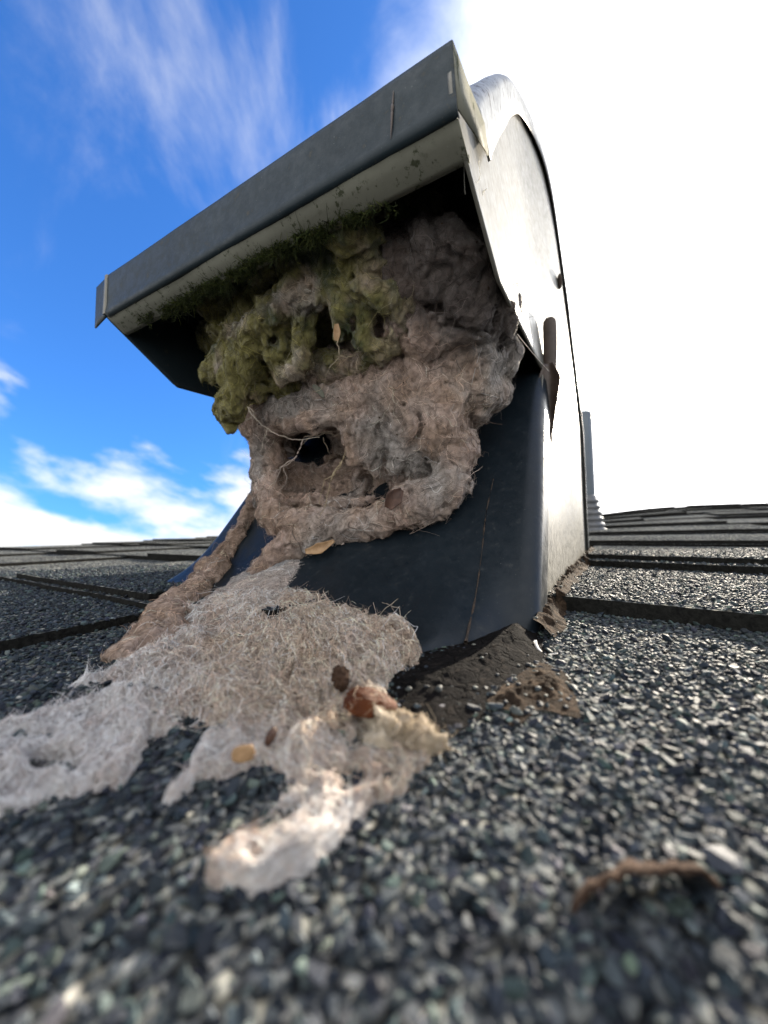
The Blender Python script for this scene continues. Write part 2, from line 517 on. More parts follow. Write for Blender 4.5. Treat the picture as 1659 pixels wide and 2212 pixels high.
MAT = dict(
    shingle=m_shingle(),
    granule=m_vcol('granule', .68, .22, .35, 50),
    lint=m_lint('lint'), green=m_lint('algae_lint', .12), apron=m_lint('roof_lint', .25, 1.0),
    fibre=m_fibre('fibre'),
    paint=m_metal('dark_paint', (.004, .007, .010), .36, .6, light=(.009, .014, .019), dirt=(.04, .042, .04), spec=.22),
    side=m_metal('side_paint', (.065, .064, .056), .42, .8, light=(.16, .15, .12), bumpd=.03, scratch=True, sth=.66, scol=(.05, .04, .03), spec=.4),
    cap=m_metal('peeling_paint', (.13, .135, .13), .34, .5, scratch=True, light=(.2, .2, .19), sth=.56, scol=(.03, .016, .012)),
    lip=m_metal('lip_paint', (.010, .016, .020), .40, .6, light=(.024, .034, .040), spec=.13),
    soffit=m_metal('dusty_soffit', (.10, .10, .08), .7, .5, light=(.15, .15, .12), dirt=(.02, .025, .012), scratch=True, sth=.57, scol=(.03, .034, .02), spec=.15),
    cut=m_rough('shaded_cut_asphalt', [(.3, (.004, .004, .004)), (.7, (.02, .02, .018))], 20, .6, .03, .95, spec=.03),  # black cut asphalt, its darkness also standing in for shadow on butt faces
    tar=m_rough('roof_tar', [(.3, (.004, .004, .004)), (.55, (.010, .009, .009)), (.8, (.045, .036, .028))], 15, 1.0, .10, .95, crack=True, spec=.03),
    dirt=m_rough('dirt_crust', [(.28, (.008, .006, .005)), (.5, (.032, .022, .015)), (.75, (.12, .082, .055))], 12, 1.0, .09, .95, spec=.05),
    rust=m_rough('rusty_seam', [(.3, (.01, .01, .01)), (.6, (.045, .03, .02)), (.8, (.14, .10, .065))], 14, .6, .03, .9),
    brown=m_rough('brown_skin', [(.3, (.028, .009, .004)), (.55, (.075, .023, .008)), (.8, (.14, .055, .022))], 8, .8, .05, .55, spec=.08),
    bark=m_rough('dark_bark', [(.3, (.02, .012, .008)), (.6, (.07, .042, .028)), (.8, (.20, .14, .10))], 16, .8, .05, .9, spec=.1),
    leaf=m_rough('dry_leaf', [(.3, (.022, .012, .009)), (.6, (.07, .036, .024)), (.8, (.16, .10, .07))], 9, .4, .02, .6),
    tan=m_rough('tan_leaf', [(.3, (.16, .09, .04)), (.6, (.30, .19, .10)), (.8, (.42, .30, .19))], 7, .4, .02, .6),
    bar=m_rough('dark_arm', [(.3, (.025, .018, .015)), (.7, (.07, .05, .04))], 5, .3, .02, .4),
    pipe=m_metal('pipe_paint', (.05, .065, .08), .45, .3), rubber=m_rough('rubber_boot', [(.3, (.05, .055, .06)), (.7, (.12, .12, .125))], 4, .2, .02, .4),
)

# ------------------------------------------------------------------ the roof
def swell(r, b): return 1.3 * sstep(b, 8, 40) * sstep(r, -9, 6)


rr = random.Random(5)
SLABS = []      # (r0, r1, b0, b1, z0, z1, skew)


def slab(r0, r1, b0, b1, z0, z1, skew=0.0): SLABS.append((r0, r1, b0, b1, z0, z1, skew))


slab(-28, 60, -9, 5.6, 0, 0)
slab(-28, -4.37, -4, 2.75, .15, .08)
EXPO = 3.75
for k in range(11):
    zf, zb = .15, .015
    for side_, (ra, rb, off, sk) in enumerate(((-28 + rr.uniform(-.1, .1), -2.6, 2.45, -.05), (-2.6, 62, 4.80, -.16 if k < 2 else -.05))):
        bb = off + EXPO * k + rr.uniform(-.06, .06)
        slab(ra, rb, bb, bb + EXPO + .4, zf, zb, sk)
        r_ = ra + rr.uniform(0, 3)
        while r_ < rb:
            w = rr.uniform(2.6, 6.0)
            if k == 0 and side_ == 1 and r_ < 9: r_ += w; continue
            slab(r_, min(r_ + w, rb), bb + rr.uniform(-.05, .08), bb + EXPO + .3, zf + .085, zb + .075, sk)
            r_ += w + rr.uniform(1.6, 4.0)


def slab_edge(r, seed): return .03 * perlin(np.stack([np.asarray(r) * 1.3, np.full(np.shape(r), seed * 7.7), 0 * np.asarray(r)], -1))


def ztop(r, b):
    z = np.full(np.shape(r), -1e9)
    for i, (r0, r1, b0, b1, z0, z1, sk) in enumerate(SLABS):
        t0 = b0 + sk * (r - max(r0, -6)) * (1 if sk else 0)
        t0 = t0 + slab_edge(r, i)
        m = (r > r0) & (r < r1) & (b > t0) & (b < b1 + 1)
        zz = z0 + (z1 - z0) * (b - t0) / (b1 - b0)
        z = np.where(m, np.maximum(z, zz), z)
    return z + swell(r, b)


vs, fs, base, mi_ = [], [], 0, []
for i, (r0, r1, b0, b1, z0, z1, sk) in enumerate(SLABS):
    n = max(6, int((r1 - r0) / .35)); nb = 5
    r = np.linspace(r0, r1, n)
    t0 = b0 + sk * (r - max(r0, -6)) + slab_edge(r, i)
    t = np.linspace(0, 1, nb)
    B = t0[:, None] + (b1 - b0) * t[None]; Rr = r[:, None] + 0 * B
    # ragged side edges of teeth
    Z = z0 + (z1 - z0) * t[None] + swell(Rr, B) + .006 * perlin(np.stack([Rr * 2, B * 2, 0 * B + i], -1))
    top = R2(Rr, B, Z).reshape(-1, 3)
    f = grid_faces(n, nb)
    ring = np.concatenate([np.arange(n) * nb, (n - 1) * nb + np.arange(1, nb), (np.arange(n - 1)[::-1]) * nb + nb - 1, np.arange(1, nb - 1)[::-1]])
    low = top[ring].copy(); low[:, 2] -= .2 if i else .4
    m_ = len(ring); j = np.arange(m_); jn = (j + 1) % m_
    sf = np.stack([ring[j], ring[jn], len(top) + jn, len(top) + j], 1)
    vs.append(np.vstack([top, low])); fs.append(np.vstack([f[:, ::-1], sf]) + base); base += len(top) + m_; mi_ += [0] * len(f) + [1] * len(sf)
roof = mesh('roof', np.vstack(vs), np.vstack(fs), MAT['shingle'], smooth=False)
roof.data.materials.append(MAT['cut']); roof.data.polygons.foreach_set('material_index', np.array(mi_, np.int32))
tag(roof, 'grey asphalt shingle roof sloping up behind the vent', 'roof', kind='structure')


# mineral granules close to the lens: real little stones
def ico(sub):
    bm = bmesh.new(); bmesh.ops.create_icosphere(bm, subdivisions=sub, radius=1.0)
    v = np.array([x.co[:] for x in bm.verts]); f = np.array([[y.index for y in x.verts] for x in bm.faces]); bm.free(); return v, f


def granules(Y0, Y1, step, sub, size):
    y = np.arange(Y0, Y1, step); X, Y = np.meshgrid(np.arange(-Y1 * 1.3 - .3, Y1 * 1.3 + .3, step), y)
    X = X + rng.uniform(-.6, .6, X.shape) * step; Y = Y + rng.uniform(-.6, .6, X.shape) * step
    k = (np.abs(X) < 1.28 * Y + .25); X, Y = X[k], Y[k]
    r = X * CP - Y * SP; b = X * SP + Y * CP
    z = ztop(r, b); lip_ = z - ztop(r, b - .035) > .05
    # bare of stones under the vent itself
    k = ~((r > -5.4) & (r < -.75) & (b > 3.7) & (b < 10.4)) & ~lip_
    X, Y, z = X[k], Y[k], z[k]; n = len(X)
    bv, bf = ico(sub)
    sc = size * np.exp(rng.normal(0, .28, n))
    ax = np.stack([np.ones(n), rng.uniform(.55, .95, n), rng.uniform(.36, .66, n)], 1) * sc[:, None]
    var = bv[None].repeat(8, 0)
    for q in range(8):
        var[q] *= 1 + .33 * perlin(bv * 1.4 + 11.3 * q)[:, None] + .12 * perlin(bv * 3.1 + 5.1 * q)[:, None]
        for pl in range(11):       # chipped facets
            nn = rng.normal(size=3); nn /= np.linalg.norm(nn); d = var[q] @ nn; var[q] -= np.maximum(d - .56, 0)[:, None] * nn
    L = var[rng.integers(0, 8, n)] * ax[:, None]
    a = rng.uniform(0, 2 * np.pi, n); ti = rng.normal(0, .38, n); tj = rng.normal(0, .38, n)
    ca, sa = np.cos(a), np.sin(a)
    x_, y_, z_ = L[..., 0], L[..., 1], L[..., 2]
    y_, z_ = y_ * np.cos(ti)[:, None] - z_ * np.sin(ti)[:, None], y_ * np.sin(ti)[:, None] + z_ * np.cos(ti)[:, None]
    x_, z_ = x_ * np.cos(tj)[:, None] - z_ * np.sin(tj)[:, None], x_ * np.sin(tj)[:, None] + z_ * np.cos(tj)[:, None]
    x_, y_ = x_ * ca[:, None] - y_ * sa[:, None], x_ * sa[:, None] + y_ * ca[:, None]
    P = np.stack([x_ + X[:, None], y_ + Y[:, None], z_ + (z + sc * rng.uniform(-.2, .38, n))[:, None]], -1)
    u = rng.random(n); pal = np.array([(.012, .016, .021), (.024, .029, .034), (.042, .049, .050), (.070, .078, .074), (.11, .114, .100), (.20, .198, .175)])
    c = pal[np.searchsorted([.26, .54, .78, .92, .988], u)] * rng.uniform(.7, 1.3, n)[:, None]
    c *= (1 + .15 * rng.normal(size=(n, 3)) * .5)
    C = np.clip(c * np.array([.64, .73, .81]), .006, .6)[:, None].repeat(len(bv), 1)
    Fs = bf[None] + (np.arange(n) * len(bv))[:, None, None]
    return P.reshape(-1, 3), Fs.reshape(-1, 3), C.reshape(-1, 3)


g1 = granules(.50, 2.5, .035, 3, .0235)
g2 = granules(2.5, 8.5, .036, 1, .0245)
gv = np.vstack([g1[0], g2[0]]); gf = np.vstack([g1[1], g2[1] + len(g1[0])]); gc = np.vstack([g1[2], g2[2]])
gr = mesh('mineral_granules', gv, gf, MAT['granule'], col=gc, smooth=False)
tag(gr, 'dark and pale mineral granules covering the shingle surface', 'granules', kind='stuff')

# ------------------------------------------------------------------ the roof vent
r0, Wd = -.5604, 5.0579
b0, bN, zN, bL, zL, bLt, bC, zC = 3.4151, 6.3913, 3.2583, 2.6177, 3.9188, 2.6704, 3.5972, 3.2015
zLt = 4.4975
BB = 10.48
vent = empty('roof_vent', V(r0 - Wd / 2, 6.5, 0), 'dark grey sheet metal gooseneck roof vent clogged with lint', 'roof vent')


def solid(o, th, off=-1):
    md = o.modifiers.new('thick', 'SOLIDIFY'); md.thickness = th * S; md.offset = off; return o


def flare(b, z): return .28 * sstep(b, 6.0, 9.6) * (.35 + .65 * np.clip(z / 3, 0, 1))


def bneck(z): return b0 + (bN - b0) * z / zN


def bulge(r, z):
    q = r0 - np.asarray(r)
    A = .5 * sstep(q, .12, .55) + .4 * sstep(q, .5, .8)
    return A * np.exp(-np.asarray(z) / .2)


def on_neck(x, y, off):
    d = ray(np.array([x, y], float)); t = np.linspace(1.5, 9, 1500); P = O3 + d * t[:, None]
    b_ = P[:, 0] * SP + P[:, 1] * CP; r_ = P[:, 0] * CP - P[:, 1] * SP + .0652 * P[:, 2]
    gap = b_ - (bneck(P[:, 2]) - bulge(r_, np.maximum(P[:, 2], 0)))
    i = np.argmax((gap > 0) | (P[:, 2] < .03)); p = P[i]
    return p - d / np.linalg.norm(d) * off


# neck: sloping front plate with rounded corners that wrap onto both sides
rho = .17; q = np.linspace(0, np.pi / 2, 7)
dr = np.r_[0, 0, -rho + rho * np.cos(q), np.linspace(-rho, -Wd + rho, 60)[1:-1], -Wd + rho - rho * np.cos(q)[::-1], -Wd, -Wd]
db = np.r_[rho + .35, rho + .2, rho - rho * np.sin(q), np.zeros(58), (rho - rho * np.sin(q))[::-1], rho + .2, rho + .35]
zz = np.r_[np.linspace(-.12, .6, 22), np.linspace(.6, zN, 26)[1:]]
Zg = zz[:, None] + 0 * dr[None]; Rg = r0 + dr[None] + 0 * Zg
Bg = bneck(np.maximum(Zg, -.12)) + db[None] - bulge(Rg, np.maximum(Zg, 0)) + .012 * perlin(np.stack([Rg * .8, Zg * .8, 0 * Zg], -1))
neck = mesh('neck', V(Rg, Bg, Zg).reshape(-1, 3), grid_faces(*Zg.shape)[:, ::-1], MAT['paint'], vent)
solid(neck, .03, 1)

# side plates
up = np.array([(2.6177, 4.2), (2.67, 4.45), (3.05, 4.46), (3.4, 4.80), (3.69, 5.10), (4.33, 5.78), (4.86, 6.35), (5.58, 7.05), (6.4, 7.70), (7.5, 8.25), (8.3, 8.38), (9.2, 7.95), (9.9, 6.95), (10.3, 5.5), (10.42, 2.8), (10.5, .5)])
lo_ = np.array([(2.6177, 3.9188), (3.5972, 3.2015), (6.3913, 3.2583)])


def plate(right):
    rb = r0 - .015 if right else r0 - Wd + .015
    vs, fs, base = [], [], 0
    ftop = lambda b: np.interp(b, up[:, 0], up[:, 1])
    for (ba, bb, fl, fu, n, m) in ((2.6177, 6.3913, lambda b: np.interp(b, lo_[:, 0], lo_[:, 1]), ftop, 50, 20),
                                  (6.3913, 10.42, lambda b: 0 * b + zN, ftop, 46, 20),
                                  (6.3913, 10.42, lambda b: 0 * b - .1, lambda b: 0 * b + zN, 46, 16),
                                  (b0 + rho, 6.3913, lambda b: 0 * b - .1, lambda b: np.minimum(np.maximum((b - .05 - b0) / (bN - b0) * zN, -.05) + .06 * sstep(b, 6.0, 6.39), zN), 24, 16)):
        b = np.linspace(ba, bb, n); t = np.linspace(0, 1, m)
        Z = fl(b)[:, None] + (fu(b) - fl(b))[:, None] * t[None]; B = b[:, None] + 0 * Z
        R_ = rb + (flare(B, Z) if right else -.3 * flare(B, Z)) + .010 * perlin(np.stack([B * .5, Z * .5, 0 * Z + 3.3 * right], -1))
        vs.append(V(R_, B, Z).reshape(-1, 3)); fs.append(grid_faces(n, m) + base); base += n * m
    f = np.vstack(fs)
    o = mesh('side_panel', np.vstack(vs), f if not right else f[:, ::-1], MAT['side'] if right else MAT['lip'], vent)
    bm = bmesh.new(); bm.from_mesh(o.data); bmesh.ops.remove_doubles(bm, verts=bm.verts, dist=.02 * S); bm.to_mesh(o.data); bm.free()
    return solid(o, .028)


plate(True); plate(False)

# arched cap: crown sheet with flanges turned down over both sides
arch = np.array([(3.02, 4.42), (3.35, 4.83), (3.69, 5.24), (4.2, 5.82), (4.9, 6.62), (5.5, 7.25), (6.17, 7.88), (6.8, 8.30), (7.5, 8.56), (8.2, 8.62), (8.8, 8.45), (9.4, 8.0), (9.95, 7.15), (10.3, 6.1), (10.45, 4.9), (10.5, 3.5), (10.52, 2.0), (10.54, 0)])
ap = smooth_path(np.c_[arch, 0 * arch[:, 0]], 120)[:, :2]
tg = np.gradient(ap, axis=0); tg /= np.linalg.norm(tg, axis=1)[:, None]; nin = np.stack([tg[:, 1], -tg[:, 0]], 1)   # inward
fw = .46 - .28 * sstep(np.arange(120) / 119., .45, .75)
cs = [(1.0, .035), (.6, .035), (.30, .035), (.2, .025), (.1, -.005), (.03, -.05), (0, -.13), (0, -.4)]
secR, secI = [], []
for (i_, dr_) in cs: secI.append(fw * i_); secR.append(np.full(120, dr_))
nfill = 10
I_ = np.array(secI); Rr = np.array(secR)
Ball, Zall, Rall = [], [], []
for j in range(len(cs)):
    B = ap[:, 0] + nin[:, 0] * I_[j]; Z = ap[:, 1] + nin[:, 1] * I_[j]
    Ball.append(B); Zall.append(Z); Rall.append(r0 + Rr[j] + flare(B, Z))
for tt in np.linspace(0, 1, nfill)[1:-1]:
    Ball.append(ap[:, 0]); Zall.append(ap[:, 1]); Rall.append((r0 - .4 + flare(ap[:, 0], ap[:, 1])) * (1 - tt) + (r0 - Wd + .4) * tt)
for j in range(len(cs))[::-1]:
    B = ap[:, 0] + nin[:, 0] * I_[j]; Z = ap[:, 1] + nin[:, 1] * I_[j]
    Ball.append(B); Zall.append(Z); Rall.append(r0 - Wd - Rr[j] - .3 * flare(B, Z))
Ball, Zall, Rall = map(np.array, (Ball, Zall, Rall))
Rall = Rall + .012 * perlin(np.stack([Ball * .9, Zall * .9, Rall * .4], -1))
cap = mesh('arched_cap', V(Rall, Ball, Zall).reshape(-1, 3), grid_faces(*Ball.shape), MAT['cap'], vent)
solid(cap, .02, 1)
# seam bead along the inner edge of the flange
seam = V(Rall[0] + .012, Ball[0], Zall[0])[None, 3:112]
v, f = tubes(seam, np.full(seam.shape[:2], .008), 6); mesh('flange_bead', v, f, MAT['bar'], vent)


# drip edge (the deep lip across the front) and its underside
def extrude(prof, ra, rb, n, wob=.012, seed=0.0):
    prof = np.asarray(prof, float); r = np.linspace(ra, rb, n)
    B = prof[:, 0][None] + 0 * r[:, None]; Z = prof[:, 1][None] + 0 * B; R_ = r[:, None] + 0 * B
    w = wob * perlin(np.stack([R_ * 1.1, 0 * B + seed, Z * .3], -1)) + .3 * wob * perlin(np.stack([R_ * 5, 0 * B + seed, Z], -1))
    return V(R_, B + w, Z + .7 * w).reshape(-1, 3), grid_faces(n, len(prof))


prof = [(3.3, 4.50), (2.76, 4.512), (2.70, 4.507), (2.678, 4.485), (2.668, 4.44), (2.655, 4.25), (2.64, 4.05), (2.624, 3.975), (2.617, 3.935), (2.622, 3.912), (2.638, 3.902), (2.66, 3.905)]
v, f = extrude(prof, r0 - Wd + .10, r0, 90)
lip = mesh('drip_edge', v, f, MAT['lip'], vent); solid(lip, .02, 1)
v, f = extrude([(2.645, 3.912), (2.75, 3.835), (2.84, 3.768), (2.872, 3.752), (2.875, 3.80)], r0 - Wd + .06, r0 - .01, 80, .007, 4.0)
solid(mesh('soffit', v, f, MAT['soffit'], vent), .02, 1)
# inner skin above the soffit, so the mouth is closed behind the lint
v, f = extrude([(2.875, 3.78), (3.0, 4.1), (3.25, 4.40), (3.7, 4.95)], r0 - Wd + .1, r0 - .05, 20, .0)
mesh('hood_lining', v, f, MAT['paint'], vent)
# right end return of the lip: a bent triangular ear
ear = V(np.array([r0, r0, r0 + .05, r0 + .085, r0 + .10, r0 + .04]), np.array([2.67, 2.618, 2.86, 3.13, 3.02, 2.86]), np.array([4.50, 3.92, 3.925, 3.955, 4.12, 4.33]))
solid(mesh('end_return', ear, [np.array([[0, 1, 5], [1, 2, 5], [2, 4, 5], [2, 3, 4]])], MAT['soffit'], vent, smooth=True), .012, 0)
# left end: folded edge and tab
zt = np.linspace(0, 1, 8)
fold = np.array([[V(r0 - Wd + .10 + a, np.interp(t, [0, 1], [2.617, 2.668]) - o, np.interp(t, [0, 1], [3.915, 4.49])) for a, o in ((.012, .0), (.0, .03), (-.045, .034), (-.06, .0))] for t in zt]).reshape(-1, 3)
mesh('folded_edge', fold, grid_faces(8, 4)[:, ::-1], MAT['side'], vent)
tab = np.array([[V(r0 - Wd + .05 - .42 * u, np.interp(t, [0, 1], [2.63, 2.675]) + .05 * u, np.interp(t, [0, 1], [3.90 - .02 * u, 4.49 + .015 * u])) for u in np.linspace(0, 1, 6)] for t in zt]).reshape(-1, 3)
solid(mesh('end_tab', tab, grid_faces(8, 6), MAT['lip'], vent), .02, 0)

# vertical lap seam on the neck, caked with rust, and the paint edge at the corner
nA, nB, nC = V(0, b0, 0), V(-3, b0, 0), V(0, bN, zN)
sp_ = smooth_path(np.array([on_neck(x, y, .05) for x, y in ((1066, 1035), (1050, 1110), (1040, 1200), (1027, 1290), (1014, 1350), (1006, 1388))]), 40); tv = np.zeros(3)
v, f = tubes((sp_ + tv)[None], (.0035 + .011 * np.linspace(0, 1, 40) ** 3 + .004 * rng.normal(size=40))[None], 6)
mesh('lap_seam', v, f, MAT['rust'], vent)

# dried drip on the lip face
A_, B_, C_ = V(0, bL - .024, zL), V(-3, bL - .024, zL), V(0, bLt - .024, zLt)
dp = smooth_path(hit(np.array([(850, 196), (848, 226), (846, 262), (844, 300)], float), A_, B_, C_), 20)
v, f = tubes(dp[None], (np.interp(np.arange(20), [0, 4, 9, 15, 19], [.003, .009, .011, .007, .002]) * (1 + .15 * rng.normal(size=20)))[None], 6)
mesh('drip_stain', v, f, MAT['bar'], vent)

# damper arm poking out past the right-hand edge
pa = np.array([at(1186, 686, 6.02), at(1187, 700, 6.02), at(1188, 760, 6.0), at(1186, 830, 5.98)])
pa = smooth_path(pa, 16); w = np.r_[.05, .09, np.full(14, .10)]
ex = np.array([CP, -SP, 0.]); ey = np.array([SP, CP, 0.])
th = np.linspace(0, 2 * np.pi, 13)[:-1]
v = pa[:, None] + w[:, None, None] * (np.cos(th)[None, :, None] * ex + .35 * np.sin(th)[None, :, None] * ey)
mesh('damper_arm', np.vstack([v.reshape(-1, 3), pa[:1]]), [grid_faces(16, 12, wrap=True), np.array([[i, (i + 1) % 12, 192] for i in range(12)])], MAT['bar'], vent)
# rivet-like clip on the far edge of the side
cp = np.array([3.815, 7.937, 5.894])
v = ico(2)[0] * np.array([.045, .07, .17]) + cp
mesh('edge_clip', v, ico(2)[1], MAT['rust'], vent)


# ------------------------------------------------------------------ lint
def PX(x, y, Y, r): return at(x, y, Y), r * Y / F


def chain(pts):
    q = [PX(*a) for a in pts]
    return [(q[i][0], q[i][1], q[i + 1][0], q[i + 1][1]) for i in range(len(q) - 1)] if len(q) > 1 else [(q[0][0], q[0][1], q[0][0], q[0][1])]


def lint_noise(amp, fq, seed, strand=(1, 1, 1), pits=.0, layer=.0, crease=.09):
    st = np.array(strand)

    def fn(P):
        Q = P * fq + seed
        w = np.stack([perlin(Q * .7 + 3), perlin(Q * .7 + 31), perlin(Q * .7 + 57)], -1)
        Q2 = Q * st + .6 * w
        d = -amp * fbm(Q2, 4, .58) - .55 * amp * fbm(Q2 * 1.7 + 9, 3, .5, True) + .25 * amp
        d = d - layer * (fbm(P * np.array([1.3, 1.3, 5.0]) + seed + .8 * w, 3, .6, True) - .45)
        bl = np.abs(perlin(Q2 * 1.15 + 21)) + .5 * np.abs(perlin(Q2 * 2.6 + 41))
        d = d - crease * (bl - .32)
        d = d - .020 * fbm(P * np.array([11, 11, 6.]) + 2 * w, 3, .6, True)
        if pits:
            n = perlin(P * fq * 1.9 + seed * 2 + .4 * w)
            d = d + pits * sstep(n, .34, .62)
            d = d + .6 * pits * sstep(perlin(P * fq * 3.3 + seed * 5 + .3 * w), .36, .56)
        return d
    return fn


def pal_mix(P, a, b, c, fq, seed):
    t = fbm(P * fq + seed, 4, .6); u = fbm(P * fq * .37 + seed + 40, 3, .5)
    w1 = sstep(t, -.35, .4)[:, None]; w2 = sstep(u, -.05, .45)[:, None]
    return (np.array(a) * (1 - w1) + np.array(b) * w1) * (1 - w2) + np.array(c) * w2


def fibres(name, parent, v, f, n, length, rad, lift, mat, colf, seed, flow=None, curl=.6, keep=None, K_=9, hug=.95):
    """loose hairs lying on and springing off a felted surface"""
    g = np.random.default_rng(seed)
    tri = f[:, :3]; nrm = np.cross(v[tri[:, 1]] - v[tri[:, 0]], v[tri[:, 2]] - v[tri[:, 0]])
    ar = np.linalg.norm(nrm, axis=1); c = v[tri].mean(1)
    wt = ar.copy()
    view = (O3 - c); view /= np.linalg.norm(view, axis=1, keepdims=True)
    facing = ((nrm / (ar[:, None] + 1e-12)) * view).sum(1)
    wt *= np.where(facing > -.25, 1, .12)
    if keep is not None: wt *= keep(c)
    k = g.choice(len(tri), n, p=wt / wt.sum())
    p0 = c[k]; nn = nrm[k] / (ar[k][:, None] + 1e-12)
    d = g.normal(size=(n, 3))
    if flow is not None: d = flow(p0) + .55 * d
    d -= (d * nn).sum(1, keepdims=True) * nn; d /= np.linalg.norm(d, axis=1, keepdims=True) + 1e-9
    side_ = np.cross(nn, d)
    sc_ = np.clip(p0[:, 1] / 3.5, .45, 1.4)
    L = length * sc_ ** .6 * np.exp(g.normal(0, .45, n)); t = np.linspace(-.5, .5, K_)
    a1, a2, p1, p2 = g.normal(0, curl, n), g.normal(0, curl, n), g.uniform(0, 6.3, n), g.uniform(0, 6.3, n)
    wig = a1[:, None] * .35 * np.sin(2.2 * np.pi * t[None] + p1[:, None]) + a2[:, None] * 1.1 * t[None] ** 2 + .06 * curl * np.sin(9 * t[None] * np.pi + p2[:, None])
    lf = lift * sc_ ** .6 * np.exp(g.normal(-.5, .6, n)); tip = g.uniform(-1, 1, n)
    h_ = lf[:, None] * (.15 + (.5 - 2 * t[None] ** 2) + tip[:, None] * t[None]) + .25 * lf[:, None] * np.sin(4 * t[None] * np.pi + p2[:, None])
    P = p0[:, None] + (t[None] * L[:, None])[..., None] * d[:, None] + (wig * L[:, None] * .5)[..., None] * side_[:, None] + h_[..., None] * nn[:, None]
    if hug:                     # press most of the hairs onto the felt
        vn = vnormals(v, f); kd = kdtree.KDTree(len(v))
        for i_, q_ in enumerate(v): kd.insert(q_, i_)
        kd.balance()
        m = g.random(n) < hug; Q = P[m].reshape(-1, 3)
        ix = np.fromiter((kd.find(q_)[1] for q_ in Q), int, len(Q))
        dd = ((Q - v[ix]) * vn[ix]).sum(1); want = np.abs(g.normal(0, .35 * lift, len(Q))) + .002
        Q = Q - (dd - want)[:, None] * vn[ix]
        P[m] = Q.reshape(-1, K_, 3)
    R_ = (rad * sc_ * np.exp(g.normal(0, .35, n)))[:, None] * (1 - .55 * np.abs(2 * t[None]) ** 3)
    vv, ff = tubes(P, R_, 3)
    cc = np.clip(colf(p0, g), .01, .9)[:, None].repeat(K_ * 3, 1).reshape(-1, 3)
    o = mesh(name, vv, ff, mat, parent, col=cc)
    o['kind'] = 'stuff'
    return o


def hairlines(name, lists, rad, col, label, cat, group=None, n=40, wob=.02, seed=1, mat=None):
    """one long loose strand (or a branching one) as its own thing"""
    g = np.random.default_rng(seed); vs, fs, b_ = [], [], 0
    org = None
    for pts in lists:
        P = smooth_path([at(*p) for p in pts], n)
        w = np.cumsum(g.normal(0, 1, (n, 3)), 0); w -= np.linspace(0, 1, n)[:, None] * w[-1]
        P = P + wob * w / 4
        if org is None: org = P[0]
        v, f = tubes(P[None], (rad * (1 - .6 * np.linspace(0, 1, n)))[None], 5); vs.append(v); fs.append(f + b_); b_ += len(v)
    v = np.vstack(vs)
    o = mesh(name, v, np.vstack(fs), mat or MAT['fibre'], org=org, col=np.tile(col, (len(v), 1)))
    return tag(o, label, cat, group)


BEIGE, PINK, GREY, CREAM, GRN, YEL = (.34, .245, .18), (.47, .36, .30), (.33, .305, .28), (.60, .52, .44), (.026, .040, .010), (.165, .150, .045)

# -- A: the algae-stained mat packed under the lip
A = []
A += chain([(500, 905, 5.15, 12), (500, 880, 5.1, 27), (516, 805, 5.0, 33), (540, 735, 4.82, 34), (585, 678, 4.62, 34), (650, 640, 4.42, 33), (720, 622, 4.25, 33), (790, 622, 4.1, 32), (850, 640, 4.02, 30)])
A += chain([(735, 615, 4.22, 34), (738, 680, 4.22, 19), (730, 728, 4.25, 6)])
A += chain([(650, 640, 4.45, 30), (655, 720, 4.6, 22), (648, 790, 4.7, 20), (628, 800, 4.75, 14)])
A += chain([(590, 700, 4.75, 36), (605, 760, 4.85, 32), (610, 810, 4.9, 16)])
A += chain([(790, 640, 4.15, 26), (795, 700, 4.25, 14), (782, 742, 4.3, 12), (820, 760, 4.4, 20), (862, 740, 4.3, 14), (862, 670, 4.1, 22)])
A += chain([(455, 812, 5.3, 14), (480, 800, 5.25, 26), (500, 770, 5.2, 30), (520, 720, 5.1, 36)])
A += chain([(485, 890, 5.25, 22), (497, 925, 5.25, 8)]) + chain([(560, 810, 5.2, 30), (540, 840, 5.2, 28), (525, 860, 5.2, 18)])
A += chain([(480, 700, 5.35, 36), (475, 650, 5.25, 30), (520, 620, 4.95, 34), (545, 660, 5.0, 42)])
A += chain([(640, 585, 4.40, 34), (720, 560, 4.18, 46), (800, 560, 4.02, 44), (860, 575, 3.95, 30)])
A += chain([(700, 500, 3.72, 22), (745, 505, 3.72, 36), (795, 520, 3.78, 30)])
A += chain([(560, 600, 4.62, 24), (610, 560, 4.4, 22), (650, 535, 4.2, 18)])
A += chain([(440, 670, 5.2, 14), (500, 650, 5.0, 18), (560, 620, 4.75, 20)])
A += chain([(600, 700, 6.0, 95), (720, 640, 5.5, 95), (840, 600, 5.1, 80)])
A += chain([(520, 720, 6.2, 60), (470, 730, 6.3, 40)])
A += chain([(700, 560, 5.0, 80), (800, 530, 4.7, 80), (900, 500, 4.5, 70)])
A += chain([(560, 640, 5.3, 50), (640, 600, 4.9, 50)])
A += chain([(840, 600, 4.05, 20), (880, 625, 4.0, 22), (890, 690, 4.15, 16)])
A += chain([(610, 830, 5.3, 30), (720, 790, 5.0, 30), (800, 790, 4.8, 24), (850, 780, 4.65, 20)])
cutsA = chain([(560, 765, 4.6, 12), (575, 760, 5.1, 18)]) + chain([(700, 700, 4.4, 20), (705, 695, 4.9, 26)]) + chain([(760, 690, 4.2, 14), (755, 690, 4.7, 20)]) + \
    chain([(615, 600, 4.3, 10), (620, 600, 4.7, 14)]) + chain([(830, 720, 4.2, 18), (828, 718, 4.6, 20)]) + chain([(450, 620, 4.9, 10), (455, 615, 5.4, 16)]) + chain([(590, 735, 4.5, 10), (590, 735, 5.1, 12)])
va, fa = sdf_mesh(A, .022, k=.06, noise=lint_noise(.075, 3.2, 5.0, (1.1, 1.1, .6), pits=.055), cuts=cutsA)
va, fa = largest(va, fa, 200)


